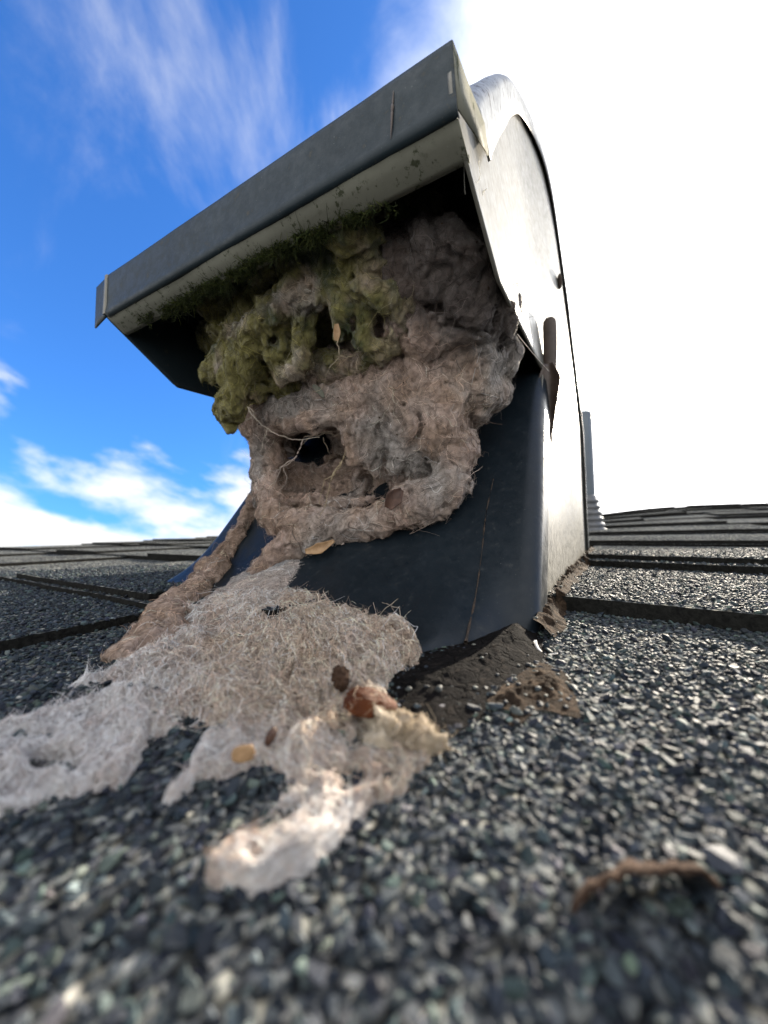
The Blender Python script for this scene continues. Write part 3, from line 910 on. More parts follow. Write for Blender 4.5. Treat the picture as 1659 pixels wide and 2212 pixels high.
def green_w(P):
    px = proj(P); n = fbm(P * 2.2 + 3, 4, .6)
    w = sstep(px[:, 0] * -1 + 1030 + 160 * n - .45 * (px[:, 1] - 640), 0, 240)
    deep = sstep(n + .25 * fbm(P * 6 + 8, 3, .6) + .0016 * (620 - px[:, 1]), -.16, .30)
    return w, deep


def colA(P):
    w, deep = green_w(P)
    c0 = pal_mix(P, BEIGE, GREY, PINK, 3.0, 11)
    g_ = np.array(YEL) * (1 - deep[:, None]) + np.array(GRN) * deep[:, None]
    n2 = sstep(fbm(P * 1.9 + 77, 3, .5), .0, .35)      # tan patches the algae has not reached
    ww = np.clip(w * (1 - .75 * n2), 0, 1)[:, None]
    br = sstep(fbm(P * 3.3 + 120, 4, .6), .18, .45)[:, None] * .5
    return (c0 * (1 - ww) + g_ * ww) * (1 - br) + np.array((.07, .05, .04)) * br


mossy = empty('algae_stained_lint', va.mean(0), 'green algae-stained lint mat sagging from the vent mouth under the lip', 'lint')
mesh('lint_mat', va, fa, MAT['green'], mossy, col=colA(va))


def colfA(p, g):
    return colA(p) * np.exp(g.normal(0, .5, len(p)))[:, None]


fibres('fibre', mossy, va, fa, 10000, .18, .0014, .008, MAT['fibre'], colfA, 21)

# -- B: the felted clump hanging out of the mouth, with a hollow in it
B = []
B += chain([(860, 565, 4.0, 46), (940, 545, 3.82, 56), (1010, 560, 3.75, 40)])
B += chain([(880, 615, 4.0, 36), (960, 625, 3.98, 46), (1030, 640, 4.0, 40), (1070, 670, 4.15, 26)])
B += chain([(880, 690, 4.25, 34), (940, 690, 4.2, 40), (1010, 690, 4.15, 40), (1080, 700, 4.3, 24)])
B += chain([(860, 720, 4.3, 24), (920, 735, 4.22, 26), (985, 728, 4.22, 26), (1040, 718, 4.25, 20)])
B += chain([(1090, 720, 4.5, 18), (1108, 755, 4.7, 14), (1095, 800, 4.8, 13)])
B += chain([(850, 620, 4.75, 120), (980, 620, 4.5, 110), (1060, 680, 4.7, 60)])
B += chain([(790, 830, 5.0, 40), (860, 810, 4.8, 56), (940, 800, 4.68, 68), (1020, 785, 4.66, 62), (1078, 795, 4.85, 30)])
B += chain([(585, 915, 5.75, 34), (630, 880, 5.5, 36), (700, 862, 5.2, 42), (780, 858, 5.0, 50), (860, 860, 4.85, 66), (940, 860, 4.72, 76), (1015, 845, 4.72, 62), (1070, 850, 4.9, 34)])
B += chain([(578, 930, 5.9, 34), (580, 1000, 6.0, 30), (592, 1060, 5.8, 34), (590, 1110, 5.5, 26)])
B += chain([(640, 905, 5.4, 24), (700, 895, 5.15, 28), (760, 890, 5.0, 34)])
B += chain([(860, 900, 4.85, 50), (940, 920, 4.7, 66), (975, 970, 4.66, 50), (975, 1030, 4.56, 36)])
B += chain([(870, 940, 4.85, 40), (900, 990, 4.85, 40)])
B += chain([(980, 1015, 4.52, 26), (975, 1055, 4.48, 32), (925, 1082, 4.5, 38), (870, 1105, 4.6, 34), (800, 1128, 4.78, 28)])
B += chain([(895, 1060, 4.52, 20), (875, 1085, 4.55, 24)])
B += chain([(800, 1132, 4.85, 30), (720, 1140, 5.05, 34), (650, 1140, 5.25, 38), (600, 1120, 5.5, 30)])
B += chain([(640, 1165, 5.2, 28), (600, 1192, 5.15, 20), (560, 1225, 5.1, 13), (540, 1240, 5.1, 6)])
B += chain([(690, 1162, 5.05, 22), (640, 1190, 5.1, 16)])
B += chain([(610, 1060, 6.3, 60), (720, 1070, 6.2, 70), (830, 1060, 5.8, 70), (930, 1010, 5.4, 60)])
B += chain([(600, 900, 6.9, 80), (720, 900, 6.6, 90), (860, 880, 5.9, 90), (980, 860, 5.5, 80)])
B += chain([(640, 830, 6.2, 60), (760, 800, 5.9, 60), (880, 770, 5.4, 60)])
B += chain([(545, 925, 6.0, 12), (560, 885, 5.9, 20)])
cutsB = chain([(668, 962, 4.7, 50), (668, 966, 5.6, 58), (676, 962, 6.6, 46), (682, 958, 7.3, 40)]) + chain([(705, 975, 4.6, 52), (720, 985, 5.6, 66)]) + chain([(640, 1030, 4.9, 44), (650, 1035, 5.9, 52)]) + \
    chain([(720, 1055, 4.6, 34), (720, 1050, 5.5, 48)]) + chain([(805, 1040, 4.5, 34), (800, 1040, 5.3, 44)]) + chain([(850, 1040, 4.5, 18), (845, 1030, 5.2, 30)]) + \
    chain([(835, 1068, 4.3, 16), (825, 1060, 5.4, 26)]) + chain([(1065, 900, 4.5, 20), (1060, 905, 5.2, 18)]) + \
    chain([(1075, 755, 4.3, 12), (1070, 755, 5.0, 18)]) + chain([(840, 900, 4.5, 9), (834, 950, 4.6, 13), (826, 1005, 4.8, 15)]) + chain([(840, 905, 5.0, 10), (830, 1000, 5.1, 18)]) + chain([(905, 905, 4.4, 7), (892, 960, 4.5, 10), (872, 1020, 4.6, 10)]) + chain([(930, 930, 4.35, 5), (918, 990, 4.4, 8), (900, 1040, 4.5, 8)]) + chain([(900, 915, 4.3, 7), (895, 960, 4.9, 10)])
cutsB += chain([(600, 850, 5.25, 15), (700, 818, 4.95, 18), (800, 788, 4.7, 19), (900, 764, 4.45, 15), (1000, 748, 4.28, 10)]) + chain([(600, 845, 5.7, 22), (700, 812, 5.35, 26), (800, 784, 5.1, 27), (900, 760, 4.8, 22), (1000, 745, 4.6, 16)])
for yy, x0_, x1_, Y0_, rr_ in ((668, 870, 1075, 3.95, 10), (712, 860, 1060, 4.1, 10)):
    for dY, gr in ((-.12, 1.0), (.06, 1.2), (.25, 1.4)):
        cutsB += chain([(x0_, yy - 8, Y0_ + dY + .15, rr_ * gr * .6), ((x0_ + x1_) / 2 - 20, yy + 4, Y0_ + dY, rr_ * gr), (x1_ - 40, yy + 6, Y0_ + dY, rr_ * gr), (x1_, yy + 16, Y0_ + dY + .12, rr_ * gr * .6)])
postB = chain([(625, 918, 5.2, 14), (680, 908, 5.0, 16), (740, 905, 4.88, 16)]) + chain([(770, 888, 4.9, 30), (785, 930, 4.86, 32), (796, 965, 4.88, 27), (800, 995, 4.9, 15)]) + chain([(752, 905, 4.9, 14), (760, 960, 4.86, 14), (757, 998, 4.86, 6)]) + chain([(772, 990, 4.88, 14), (806, 1000, 4.9, 9), (812, 1022, 4.92, 3)]) + \
    chain([(870, 900, 4.68, 18), (885, 940, 4.66, 24), (870, 985, 4.72, 22), (850, 1012, 4.8, 12)]) + chain([(620, 1085, 5.75, 12), (680, 1075, 5.5, 8), (740, 1085, 5.3, 9), (800, 1078, 5.1, 7)]) + \
    chain([(700, 900, 5.1, 12), (690, 915, 5.05, 7)])
cutsB2 = chain([(750, 905, 4.6, 8), (752, 905, 5.2, 8)]) + chain([(778, 918, 4.6, 6), (778, 918, 5.2, 6)]) + chain([(752, 925, 4.6, 5), (752, 925, 5.2, 5)])
vb, fb = sdf_mesh(B, .022, k=.09, noise=lint_noise(.065, 2.8, 15.0, (1.2, 1.2, .5), pits=.045, layer=.05), cuts=cutsB, post=postB)
vb, fb = largest(vb, fb, 200)


def colB(P):
    px = proj(P); n = fbm(P * 1.7 + 5, 4, .6)
    c0 = pal_mix(P, BEIGE, PINK, GREY, 2.6, 31)
    gw = sstep(px[:, 0] + .5 * (900 - px[:, 1]) + 140 * n, 985, 1110)[:, None]
    c0 = c0 * (1 - gw) + pal_mix(P, GREY, (.42, .40, .37), BEIGE, 3.0, 61) * gw
    upper_shade = sstep(775 - px[:, 1] + 80 * n + .22 * (px[:, 0] - 950), -30, 110)[:, None]          # grey-brown upper lint, painted darker for the occlusion shade under the soffit
    c0 = c0 * (1 - .88 * upper_shade) + np.array((.065, .048, .042)) * .88 * upper_shade
    br = sstep(fbm(P * 5.1 + 220, 5, .66), .12, .45)[:, None] * .65
    return c0 * (1 - br) + np.array((.10, .07, .055)) * br


nest = empty('lint_clump', vb.mean(0), 'large beige felted lint clump with a hollow, hanging between vent mouth and neck', 'lint')
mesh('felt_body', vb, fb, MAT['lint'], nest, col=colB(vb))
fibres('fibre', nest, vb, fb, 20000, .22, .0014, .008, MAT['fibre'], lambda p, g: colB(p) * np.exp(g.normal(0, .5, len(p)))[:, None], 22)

# -- C: rope of lint stuck down the left edge of the neck
Cc = []


def nchain(pts):
    q = [(on_neck(a, b_, o), r * np.linalg.norm(on_neck(a, b_, o) - O3) / F / 1.05) for a, b_, r, o in pts]
    return [(q[i][0], q[i][1], q[i + 1][0], q[i + 1][1]) for i in range(len(q) - 1)]


Cc += nchain([(548, 1078, 10, .1), (540, 1110, 14, .12), (515, 1160, 13, .1), (490, 1195, 16, .1), (462, 1232, 26, .15), (440, 1262, 24, .12), (415, 1290, 24, .1)])
Cc += nchain([(415, 1290, 26, .08), (385, 1318, 32, .08), (355, 1345, 32, .08), (325, 1375, 30, .08), (292, 1402, 22, .05)])
Cc += nchain([(385, 1318, 26, .05), (365, 1365, 34, .05), (340, 1395, 30, .04)])
Cc += nchain([(265, 1400, 8, .05), (290, 1415, 16, .04), (310, 1425, 20, .03)]) + nchain([(238, 1420, 5, .03), (265, 1412, 9, .04)])
Cc += nchain([(470, 1235, 18, .1), (458, 1255, 14, .1)])
vc, fc = sdf_mesh(Cc, .022, k=.07, noise=lint_noise(.065, 3.2, 25.0, pits=.07))
vc, fc = largest(vc, fc, 150)
rope = empty('lint_rope', vc.mean(0), 'thin rope of beige lint stuck down the left edge of the vent neck', 'lint')
colC = lambda P: pal_mix(P, (.38, .28, .21), PINK, BEIGE, 3.0, 91)
mesh('felt_body', vc, fc, MAT['lint'], rope, col=colC(vc))
fibres('fibre', rope, vc, fc, 4000, .14, .0016, .010, MAT['fibre'], lambda p, g: colC(p) * np.exp(g.normal(0, .5, len(p)))[:, None], 23)

# -- D: the sheet of lint lying over the roof below the neck
outer = [(-400, 1560), (0, 1562), (60, 1548), (95, 1535), (165, 1515), (120, 1492), (140, 1474), (205, 1462), (255, 1440), (282, 1405), (330, 1372), (380, 1330), (430, 1320), (470, 1290), (520, 1262), (600, 1255), (690, 1275), (740, 1305),
         (800, 1330), (850, 1352), (888, 1372), (915, 1412), (905, 1440), (862, 1462), (846, 1495), (850, 1535), (890, 1575), (935, 1600), (972, 1622), (935, 1652), (905, 1690), (880, 1722), (825, 1745), (770, 1795), (705, 1862), (640, 1925), (560, 1945),
         (455, 1915), (438, 1885), (500, 1840), (598, 1800), (655, 1765), (560, 1782), (545, 1765), (575, 1738), (612, 1724), (618, 1700), (600, 1676), (552, 1668), (500, 1690), (432, 1700), (385, 1740), (338, 1756), (350, 1722), (398, 1682), (405, 1650),
         (425, 1612), (480, 1580), (385, 1590), (325, 1606), (312, 1650), (262, 1722), (130, 1732), (60, 1762), (0, 1785), (-150, 1835), (-400, 1860)]
holes = [(232, 1500, 82, 13), (100, 1660, 22, 7), (158, 1668, 14, 7), (352, 1560, 28, 5), (800, 1612, 26, 14), (740, 1690, 26, 8), (210, 1560, 30, 6), (60, 1600, 26, 5), (655, 1712, 16, 6)]
U = np.arange(-1.16, .32, .0032); Vv = np.arange(math.log(.93), math.log(5.3), .0058)
Ug, Vg = np.meshgrid(U, Vv, indexing='ij'); Yg = np.exp(Vg); Xg = Ug * Yg
P0 = np.stack([Xg, Yg, 0 * Xg], -1); pxg = proj(P0)
sd = in_poly(pxg, outer)
for (hx, hy, ha, hb) in holes:
    e = (np.sqrt(((pxg[..., 0] - hx) / ha) ** 2 + ((pxg[..., 1] - hy) / hb) ** 2) - 1) * hb * 1.5
    sd = np.minimum(sd, e)
# ragged outline, torn along the direction the lint has been washed
rg = Xg * CP - Yg * SP; bg_ = Xg * SP + Yg * CP
src = np.array([-.9, 3.9]); ang = np.arctan2(Yg - src[1], Xg - src[0]); rad_ = np.hypot(Xg - src[0], Yg - src[1])
Qs = np.stack([ang * 5.5, rad_ * 1.1, 0 * ang + 2.0], -1)
Qi = np.stack([Xg, Yg, 0 * Xg], -1)
pxu = Yg / F                                             # units per pixel
sdw = sd + 15 * fbm(Qs * np.array([3.4, 1.4, 1]), 4, .65) + 8 * fbm(Qi * 4 / np.maximum(Yg, 1)[..., None] ** .5 + 50, 4, .6)
tear = fbm(Qs * np.array([2.2, 1.6, 1]) + 7, 4, .6)
inner = sstep(sd, 0, 70)
sdw = sdw - 16 * sstep(tear, .15 + .35 * inner, .5 + .35 * inner)
thick_px = sstep(sdw, 0, 22)
edge_u = np.clip(sdw, 0, None) * pxu                      # true distance to the outline
lod = np.clip(Yg / 2.4, .62, 1)
body = .030 + .030 * sstep(edge_u, 0, .30) * lod
mound = .13 * np.exp(-((Xg + .75) / 1.1) ** 2 - ((Yg - 3.9) / .62) ** 2) + .10 * np.exp(-((Xg - .05) / .36) ** 2 - ((Yg - 2.95) / .28) ** 2) \
    + .05 * np.exp(-((Xg + .45) / .6) ** 2 - ((Yg - 2.7) / .4) ** 2) + .02 * np.exp(-((Xg + .37) / .3) ** 2 - ((Yg - 1.15) / .16) ** 2) + .03 * np.exp(-((Xg + .02) / .25) ** 2 - ((Yg - 1.45) / .15) ** 2)
wrp = np.stack([perlin(Qi * 1.3 + 4), perlin(Qi * 1.3 + 24), 0 * Xg], -1)
str_ = fbm(Qs * np.array([5.0, 2.0, 1]) + .5 * wrp, 5, .62, True); soft = fbm(Qi * 3.2 + 1.2 * wrp, 5, .6); big = fbm(Qi * 1.2 + 60, 3, .5)
hgt = thick_px * (body + mound * (1 + .6 * big) + lod * (.075 * (str_ - .2) + .13 * soft + .07 * big)) - .05 * (1 - thick_px)
pit = sstep(perlin(Qi * 6.5 + .9 * wrp + 31), .42, .66); bl = np.abs(perlin(Qi * 2.3 + 1.1 * wrp + 3)) + .5 * np.abs(perlin(Qi * 5.2 + 1.5 * wrp + 9))
hgt = hgt + thick_px * lod * .13 * (bl - .30) * sstep(sdw, 0, 40)
hgt = hgt - .06 * pit * thick_px * lod
keepc = (sdw[:-1, :-1] > -9) & (sdw[1:, 1:] > -9) & (sdw[1:, :-1] > -9) & (sdw[:-1, 1:] > -9)
zr = np.maximum(ztop(rg, bg_), 0)
lat = .05 * np.stack([soft, fbm(Qi * 3 + 90, 3, .6)], -1) * np.minimum(Yg, 2)[..., None] * .5
Pd = np.stack([Xg + lat[..., 0], Yg + lat[..., 1], np.minimum(zr, .05) + hgt], -1)
vd, fd = Pd.reshape(-1, 3), grid_faces(*Xg.shape, keepc)
used = np.zeros(len(vd), bool); used[fd.ravel()] = True; mp_ = np.cumsum(used) - 1; vd = vd[used]; fd = mp_[fd]
fd = fd[:, ::-1] if vnormals(vd, fd)[:, 2].mean() < 0 else fd


def colD(P):
    c = pal_mix(P, (.64, .51, .43), (.82, .72, .65), (.88, .81, .77), 4.2, 131)
    px = proj(P); n = fbm(P * 1.3 + 8, 4, .6)
    tanw = sstep(px[:, 0] * .5 - .9 * np.abs(px[:, 1] - 1440) + 160 * n, 60, 260)[:, None]
    c = c * (1 - .6 * tanw) + pal_mix(P, (.46, .34, .23), (.62, .50, .38), (.54, .41, .31), 4, 151) * .6 * tanw
    cool = sstep(450 - px[:, 0] + 120 * n, 0, 300)[:, None]
    c = c * (1 - .65 * cool) + np.array((.90, .86, .86)) * .65 * cool
    br = sstep(fbm(P * 6.4 + 320, 5, .66), .10, .45)[:, None] * .65
    return c * (1 - br) + np.array((.22, .14, .095)) * br


apron = empty('roof_lint_sheet', (-.6, 2.4, 0), 'wide sheet of pinkish lint spread over the shingles below the vent neck', 'lint')
mesh('felt_sheet', vd, fd, MAT['apron'], apron, col=colD(vd))


def flowD(p):
    d = p - np.array([src[0], src[1], 0]); d[:, 2] = 0; return d / (np.linalg.norm(d, axis=1, keepdims=True) + 1e-9)


colfD = lambda p, g: colD(p) * np.exp(g.normal(.20, .42, len(p)))[:, None] * np.where(g.random(len(p)) < .14, .36, 1)[:, None]
near = lambda c: 1 / np.maximum(c[:, 1], 1.0) ** 2.1
fibres('fibre', apron, vd, fd, 38000, .16, .0016, .008, MAT['fibre'], colfD, 24, flow=lambda p: .8 * flowD(p), curl=.9, keep=near, hug=.975)
fibres('curled_fibre', apron, vd, fd, 140, .30, .0018, .035, MAT['fibre'], colfD, 25, curl=1.3, keep=lambda c: sstep(c[:, 1], 1.5, 2.0) * (c[:, 1] < 4) * near(c))

# -- E: thin film of lint on the neck plate above the sheet
poly = [(520, 1290), (545, 1232), (590, 1196), (650, 1190), (668, 1215), (662, 1262), (690, 1282), (725, 1300), (735, 1335), (600, 1340), (520, 1340), (470, 1345), (445, 1320), (430, 1345), (400, 1350), (420, 1300), (455, 1312), (490, 1300)]
gx, gy = np.meshgrid(np.arange(395, 745, 2.6), np.arange(1180, 1350, 2.2), indexing='ij')
sde = in_poly(np.stack([gx, gy], -1), poly)
Pe = hit(np.stack([gx, gy], -1), nA, nB, nC)
nn_ = np.cross(nB - nA, nC - nA); nn_ /= np.linalg.norm(nn_); nn_ = nn_ if nn_[1] < 0 else -nn_
rb_ = Pe[..., 0] * CP - Pe[..., 1] * SP + .0652 * Pe[..., 2]
Pe = Pe - bulge(rb_, np.maximum(Pe[..., 2], 0))[..., None] * np.array([SP, CP, 0])
nse = fbm(Pe * 4.5 + 3, 4, .62); low_ = sstep(gy, 1200, 1310)
sw = sde + 14 * nse - 26 * sstep(fbm(Pe * 5.5 + 44, 4, .65), .05, .35) * (1 - low_)
hh = .03 * sstep(sw, 0, 14) + .05 * nse * sstep(sw, 0, 20) + .10 * low_ * sstep(sw, 0, 25) + .02
Pe = Pe + hh[..., None] * nn_
kc = sw[:-1, :-1] > -6
ve, fe = Pe.reshape(-1, 3), grid_faces(*gx.shape, kc)
used = np.zeros(len(ve), bool); used[fe.ravel()] = True; mp_ = np.cumsum(used) - 1; ve = ve[used]; fe = mp_[fe]
fe = fe[:, ::-1] if (vnormals(ve, fe) @ nn_).mean() < 0 else fe
film = empty('lint_film', ve.mean(0), 'thin ragged film of pale lint clinging to the dark neck plate above the lint sheet', 'lint')
colE = lambda P: pal_mix(P, (.42, .36, .32), (.55, .48, .43), (.40, .41, .42), 3, 171)
mesh('felt_film', ve, fe, MAT['lint'], film, col=colE(ve))
fibres('fibre', film, ve, fe, 2400, .20, .0013, .010, MAT['fibre'], lambda p, g: colE(p) * np.exp(g.normal(0, .45, len(p)))[:, None], 26)

# ------------------------------------------------------------------ sealant, crusts and debris
def ground_sheet(name, poly, hf, mat, label, cat, step=3.0, edge=14, org=None, ns=3.0, seed=0.0, amp=8):
    poly = np.array(poly, float); lo = poly.min(0) - 25; hi = poly.max(0) + 25
    gx, gy = np.meshgrid(np.arange(lo[0], hi[0], step), np.arange(lo[1], hi[1], step * .8), indexing='ij')
    px = np.stack([gx, gy], -1); P = ground(px)
    d = in_poly(px, poly) + amp * fbm(P * ns + seed, 4, .6)
    h = hf(P, d); P = P + np.array([0, 0, 1.]) * h[..., None]
    k = d[:-1, :-1] > -6
    v, f = P.reshape(-1, 3), grid_faces(*gx.shape, k)
    u = np.zeros(len(v), bool); u[f.ravel()] = True; m = np.cumsum(u) - 1; v = v[u]; f = m[f]
    if vnormals(v, f)[:, 2].mean() < 0: f = f[:, ::-1]
    o = mesh(name, v, f, mat, org=v.mean(0) * np.array([1, 1, 0])); return tag(o, label, cat)


tarp = [(845, 1450), (925, 1412), (1000, 1385), (1060, 1352), (1120, 1335), (1150, 1345), (1168, 1385), (1180, 1420), (1150, 1450), (1110, 1490), (1060, 1530), (990, 1575), (945, 1602), (900, 1580), (862, 1540), (848, 1500)]


def tar_h(P, d):
    r = P[..., 0] * CP - P[..., 1] * SP; b = P[..., 0] * SP + P[..., 1] * CP
    climb = .17 * np.exp(-np.maximum(np.hypot(P[..., 0] - 1.05, P[..., 1] - 3.15) - .05, 0) / .33)
    n = fbm(P * 2.2 + 7, 5, .6); n2 = fbm(P * 7 + 17, 4, .6, True)
    return sstep(d, -4, 80) * (.020 + climb + .05 * n + .02 * n2) + .010


ground_sheet('roof_tar_patch', tarp, tar_h, MAT['tar'], 'black cracked tar patch sealing the front right foot of the vent', 'sealant', 3.0, ns=2.4, seed=3)

dirtp = [(1085, 1492), (1120, 1465), (1165, 1440), (1205, 1450), (1228, 1480), (1240, 1525), (1248, 1552), (1215, 1545), (1180, 1535), (1150, 1530), (1128, 1560), (1105, 1568), (1110, 1540), (1060, 1520)]
ground_sheet('dirt_crust', dirtp, lambda P, d: sstep(d, -4, 40) * (.012 + .06 * fbm(P * 3 + 9, 5, .6) + .035 * fbm(P * 9, 4, .6, True)) + .016, MAT['dirt'], 'flaky brown crust of dirt on the granules beside the tar patch', 'dirt', 2.5, ns=5, seed=13, amp=9)

# crumbling bead of sealant along the right-hand foot of the vent
bb = np.linspace(3.36, 10.4, 320); uu = np.linspace(0, 1, 12)
top_h = (.13 + .16 * fbm(np.stack([bb * 2.2, 0 * bb, 0 * bb + 5], -1), 4, .65) + .06 * perlin(np.stack([bb * 9, 0 * bb, 0 * bb], -1)))
Bq = bb[:, None] + 0 * uu[None]; wq = .15 + .10 * fbm(np.stack([bb * 1.7, 0 * bb + 9, 0 * bb], -1), 3, .6)[:, None]
Zq = np.clip(top_h, .05, .5)[:, None] * (1 - uu[None]) ** 1.6; Rq = r0 + .01 + flare(Bq, Zq) + .03 * (uu[None] > .01) + wq * uu[None]
nq = fbm(np.stack([Bq * 4, Rq * 4, Zq * 4], -1), 5, .65); Rq = Rq + .06 * nq * (uu[None] > .05); Zq = Zq + .06 * np.abs(nq) * (1 - uu[None] * .6) + .02
tag(mesh('sealant_bead', V(Rq, Bq, np.maximum(ztop(Rq, Bq) * (uu[None] > .3), 0) + Zq).reshape(-1, 3), grid_faces(*Bq.shape), MAT['dirt'], org=V(r0, 6, 0)), 'crumbling brown sealant bead along the right-hand foot of the vent', 'sealant')


# ------------------------------------------------------------------ leaves, seeds, twigs caught in the lint
def leaf(name, pts, widths, mat, label, cat, cup=.3, nrm=None, twist=0.0, n=24, m=9, th=.006, parent=None, seed=0.0, group=None):
    P = smooth_path([at(*p) for p in pts], n); Ym = np.mean([p[2] for p in pts])
    w = np.interp(np.linspace(0, 1, n), np.linspace(0, 1, len(widths)), widths) * Ym / F
    t = np.gradient(P, axis=0); t /= np.linalg.norm(t, axis=1)[:, None]
    vw = (O3 - P); vw /= np.linalg.norm(vw, axis=1)[:, None]
    N = vw if nrm is None else np.tile(np.asarray(nrm, float), (n, 1))
    sd_ = np.cross(t, N); sd_ /= np.linalg.norm(sd_, axis=1)[:, None]; N = np.cross(sd_, t)
    a = twist * np.linspace(-1, 1, n)[:, None]; s2 = sd_ * np.cos(a) + N * np.sin(a); N2 = N * np.cos(a) - sd_ * np.sin(a)
    q = np.linspace(-1, 1, m)
    G = P[:, None] + (w[:, None] * q[None])[..., None] * s2[:, None] + (cup * w[:, None] * (q[None] ** 2))[..., None] * N2[:, None]
    G = G + .12 * np.mean(w) * fbm(G * 9 + seed, 3, .6)[..., None] * N2[:, None] + .10 * np.mean(w) * fbm(G * 14 + seed + 5, 3, .6)[..., None] * s2[:, None]
    o = mesh(name, G.reshape(-1, 3), grid_faces(n, m), mat, parent, org=G.mean((0, 1)))
    solid(o, th, 0); return tag(o, label, cat, group) if label else o


# the mushroom and its felted stalk
c0 = at(793, 1508, 1.86)
mush = empty('mushroom', c0, 'little brown mushroom with a domed cap lying on the pale lint', 'mushroom')
na, nr = 40, 16
th = np.linspace(0, 2 * np.pi, na, endpoint=False); ph = np.linspace(.0, 1.75, nr)
X = np.sin(ph)[:, None] * np.cos(th)[None]; Yc = np.sin(ph)[:, None] * np.sin(th)[None]; Z = np.cos(ph)[:, None] + 0 * th[None]
Q = np.stack([X, Yc, Z], -1); w_ = 1 + .22 * fbm(Q * 1.5 + 4, 4, .6) + .05 * perlin(Q * 5) - .05 * sstep(fbm(Q * 4 + 9, 3, .6), .1, .4)
Q = Q * w_[..., None] * np.array([.116, .10, .070]); Q[..., 0] += .035 * np.maximum(X, 0) ** 3 * (Z < .45)
ca_, sa_ = math.cos(.16), math.sin(.16); Q = np.stack([Q[..., 0] * ca_ - Q[..., 2] * sa_ * -1, Q[..., 1], Q[..., 2] * ca_ - Q[..., 0] * sa_], -1)
vcap = np.vstack([Q.reshape(-1, 3), [[0, 0, -.02]]]) + c0 + np.array([0, 0, -.03])
ff = grid_faces(nr, na, wrap=True); lastr = (nr - 1) * na
mesh('cap', vcap, [ff, np.array([[lastr + i, lastr + (i + 1) % na, nr * na] for i in range(na)])], MAT['brown'], mush)
cf_ = np.vstack([np.stack([ff[:, 0], ff[:, 1], ff[:, 2]], 1), np.stack([ff[:, 0], ff[:, 2], ff[:, 3]], 1)])
if (vnormals(vcap, cf_) * (vcap - c0)).sum() < 0: cf_ = cf_[:, ::-1]
fibres('stray_fibre', mush, vcap, cf_, 14, .13, .0011, .010, MAT['fibre'], lambda p, g: np.tile((.50, .42, .32), (len(p), 1)) * np.exp(g.normal(0, .4, len(p)))[:, None], 33)
vst, fst = sdf_mesh(chain([(806, 1524, 1.93, 13), (816, 1550, 1.87, 14), (842, 1566, 1.80, 15), (880, 1582, 1.72, 15), (915, 1595, 1.66, 15), (942, 1603, 1.62, 7)]) + chain([(812, 1556, 1.81, 10), (822, 1590, 1.74, 12), (838, 1610, 1.66, 6)]), .010, k=.05, noise=lint_noise(.028, 8, 3.0))
vst, fst = largest(vst, fst, 80)
colS = lambda P: pal_mix(P, (.50, .42, .30), (.60, .53, .42), (.42, .33, .22), 6, 211)
mesh('stalk', vst, fst, MAT['lint'], mush, col=colS(vst))
fibres('fibre', mush, vst, fst, 700, .16, .0016, .012, MAT['fibre'], lambda p, g: colS(p), 31)
# shrivelled pod beside it
bv, bf = ico(4)
d_ = bv * (1 + .9 * fbm(bv * 2.0 + 3, 5, .7)[:, None]) * np.array([.042, .04, .06])
tag(mesh('seed_pod', d_ + at(736, 1464, 2.02), bf, MAT['bark'], org=at(736, 1464, 2.02)), 'dark shrivelled seed pod tangled in lint just above the brown mushroom', 'seed pod')
# flat tan seed and two small husks on the roof lint
bv, bf = ico(4)


def pebble(name, c, sc, mat, label, cat, rot=0.0, rough_=.12, seed=0):
    d = bv * (1 + rough_ * fbm(bv * 1.5 + seed, 3, .6)[:, None]) * np.array(sc)
    x, z = d[:, 0] * math.cos(rot) - d[:, 2] * math.sin(rot), d[:, 0] * math.sin(rot) + d[:, 2] * math.cos(rot)
    return tag(mesh(name, np.stack([x, d[:, 1], z], -1) + c, bf, mat, org=c), label, cat)


pebble('flat_seed', at(526, 1628, 1.53), (.050, .010, .034), MAT['tan'], 'round flat tan seed half sunk in the lower lint', 'seed', .35, .35, 4)
pebble('seed_husk', at(586, 1590, 1.66), (.020, .02, .038), MAT['leaf'], 'small grey-brown seed husk standing in the lint above the flat tan seed', 'seed', -.5, .5, 9)
leaf('leaf_scrap', [(838, 1098, 4.35), (852, 1075, 4.33), (868, 1058, 4.36)], [8, 19, 5], MAT['leaf'], 'dark red-brown leaf scrap on the lower rim of the lint hollow', 'leaf', .5, seed=2)
leaf('leaf_flake', [(940, 860, 4.42), (958, 876, 4.36), (972, 898, 4.40)], [5, 15, 4], MAT['leaf'], 'brown curled flake stuck high on the right of the lint clump', 'leaf', .6, seed=5)
leaf('orange_leaf', [(660, 1192, 4.85), (690, 1184, 4.8), (722, 1168, 4.82)], [5, 12, 3], MAT['tan'], 'flat orange-brown leaf hanging at the bottom edge of the lint clump', 'leaf', .3, seed=7)
leaf('petal', [(727, 700, 4.12), (728, 718, 4.12), (726, 736, 4.14)], [4, 8, 5], MAT['tan'], 'small orange petal hanging from the green lint drip', 'petal', .4, seed=9)
leaf('feathery_seed', [(676, 832, 4.85), (690, 845, 4.82), (700, 858, 4.83)], [3, 7, 3], MAT['apron'] if False else MAT['soffit'], 'pale feathery seed caught in the dark gap above the lint hollow', 'seed', .4, seed=11)
dl = empty('hanging_leaf', at(1186, 790, 5.9), 'long dark folded leaf hanging point down from the arm on the vent edge', 'leaf')
leaf('blade', [(1184, 786, 5.88), (1186, 815, 5.86), (1186, 860, 5.86), (1188, 900, 5.86), (1191, 936, 5.88)], [9, 22, 18, 10, 2], MAT['bar'], None, None, .7, parent=dl, seed=3)
st_ = smooth_path([at(1190, 932, 5.88), at(1191, 950, 5.88), at(1188, 970, 5.88), at(1193, 992, 5.86)], 20)
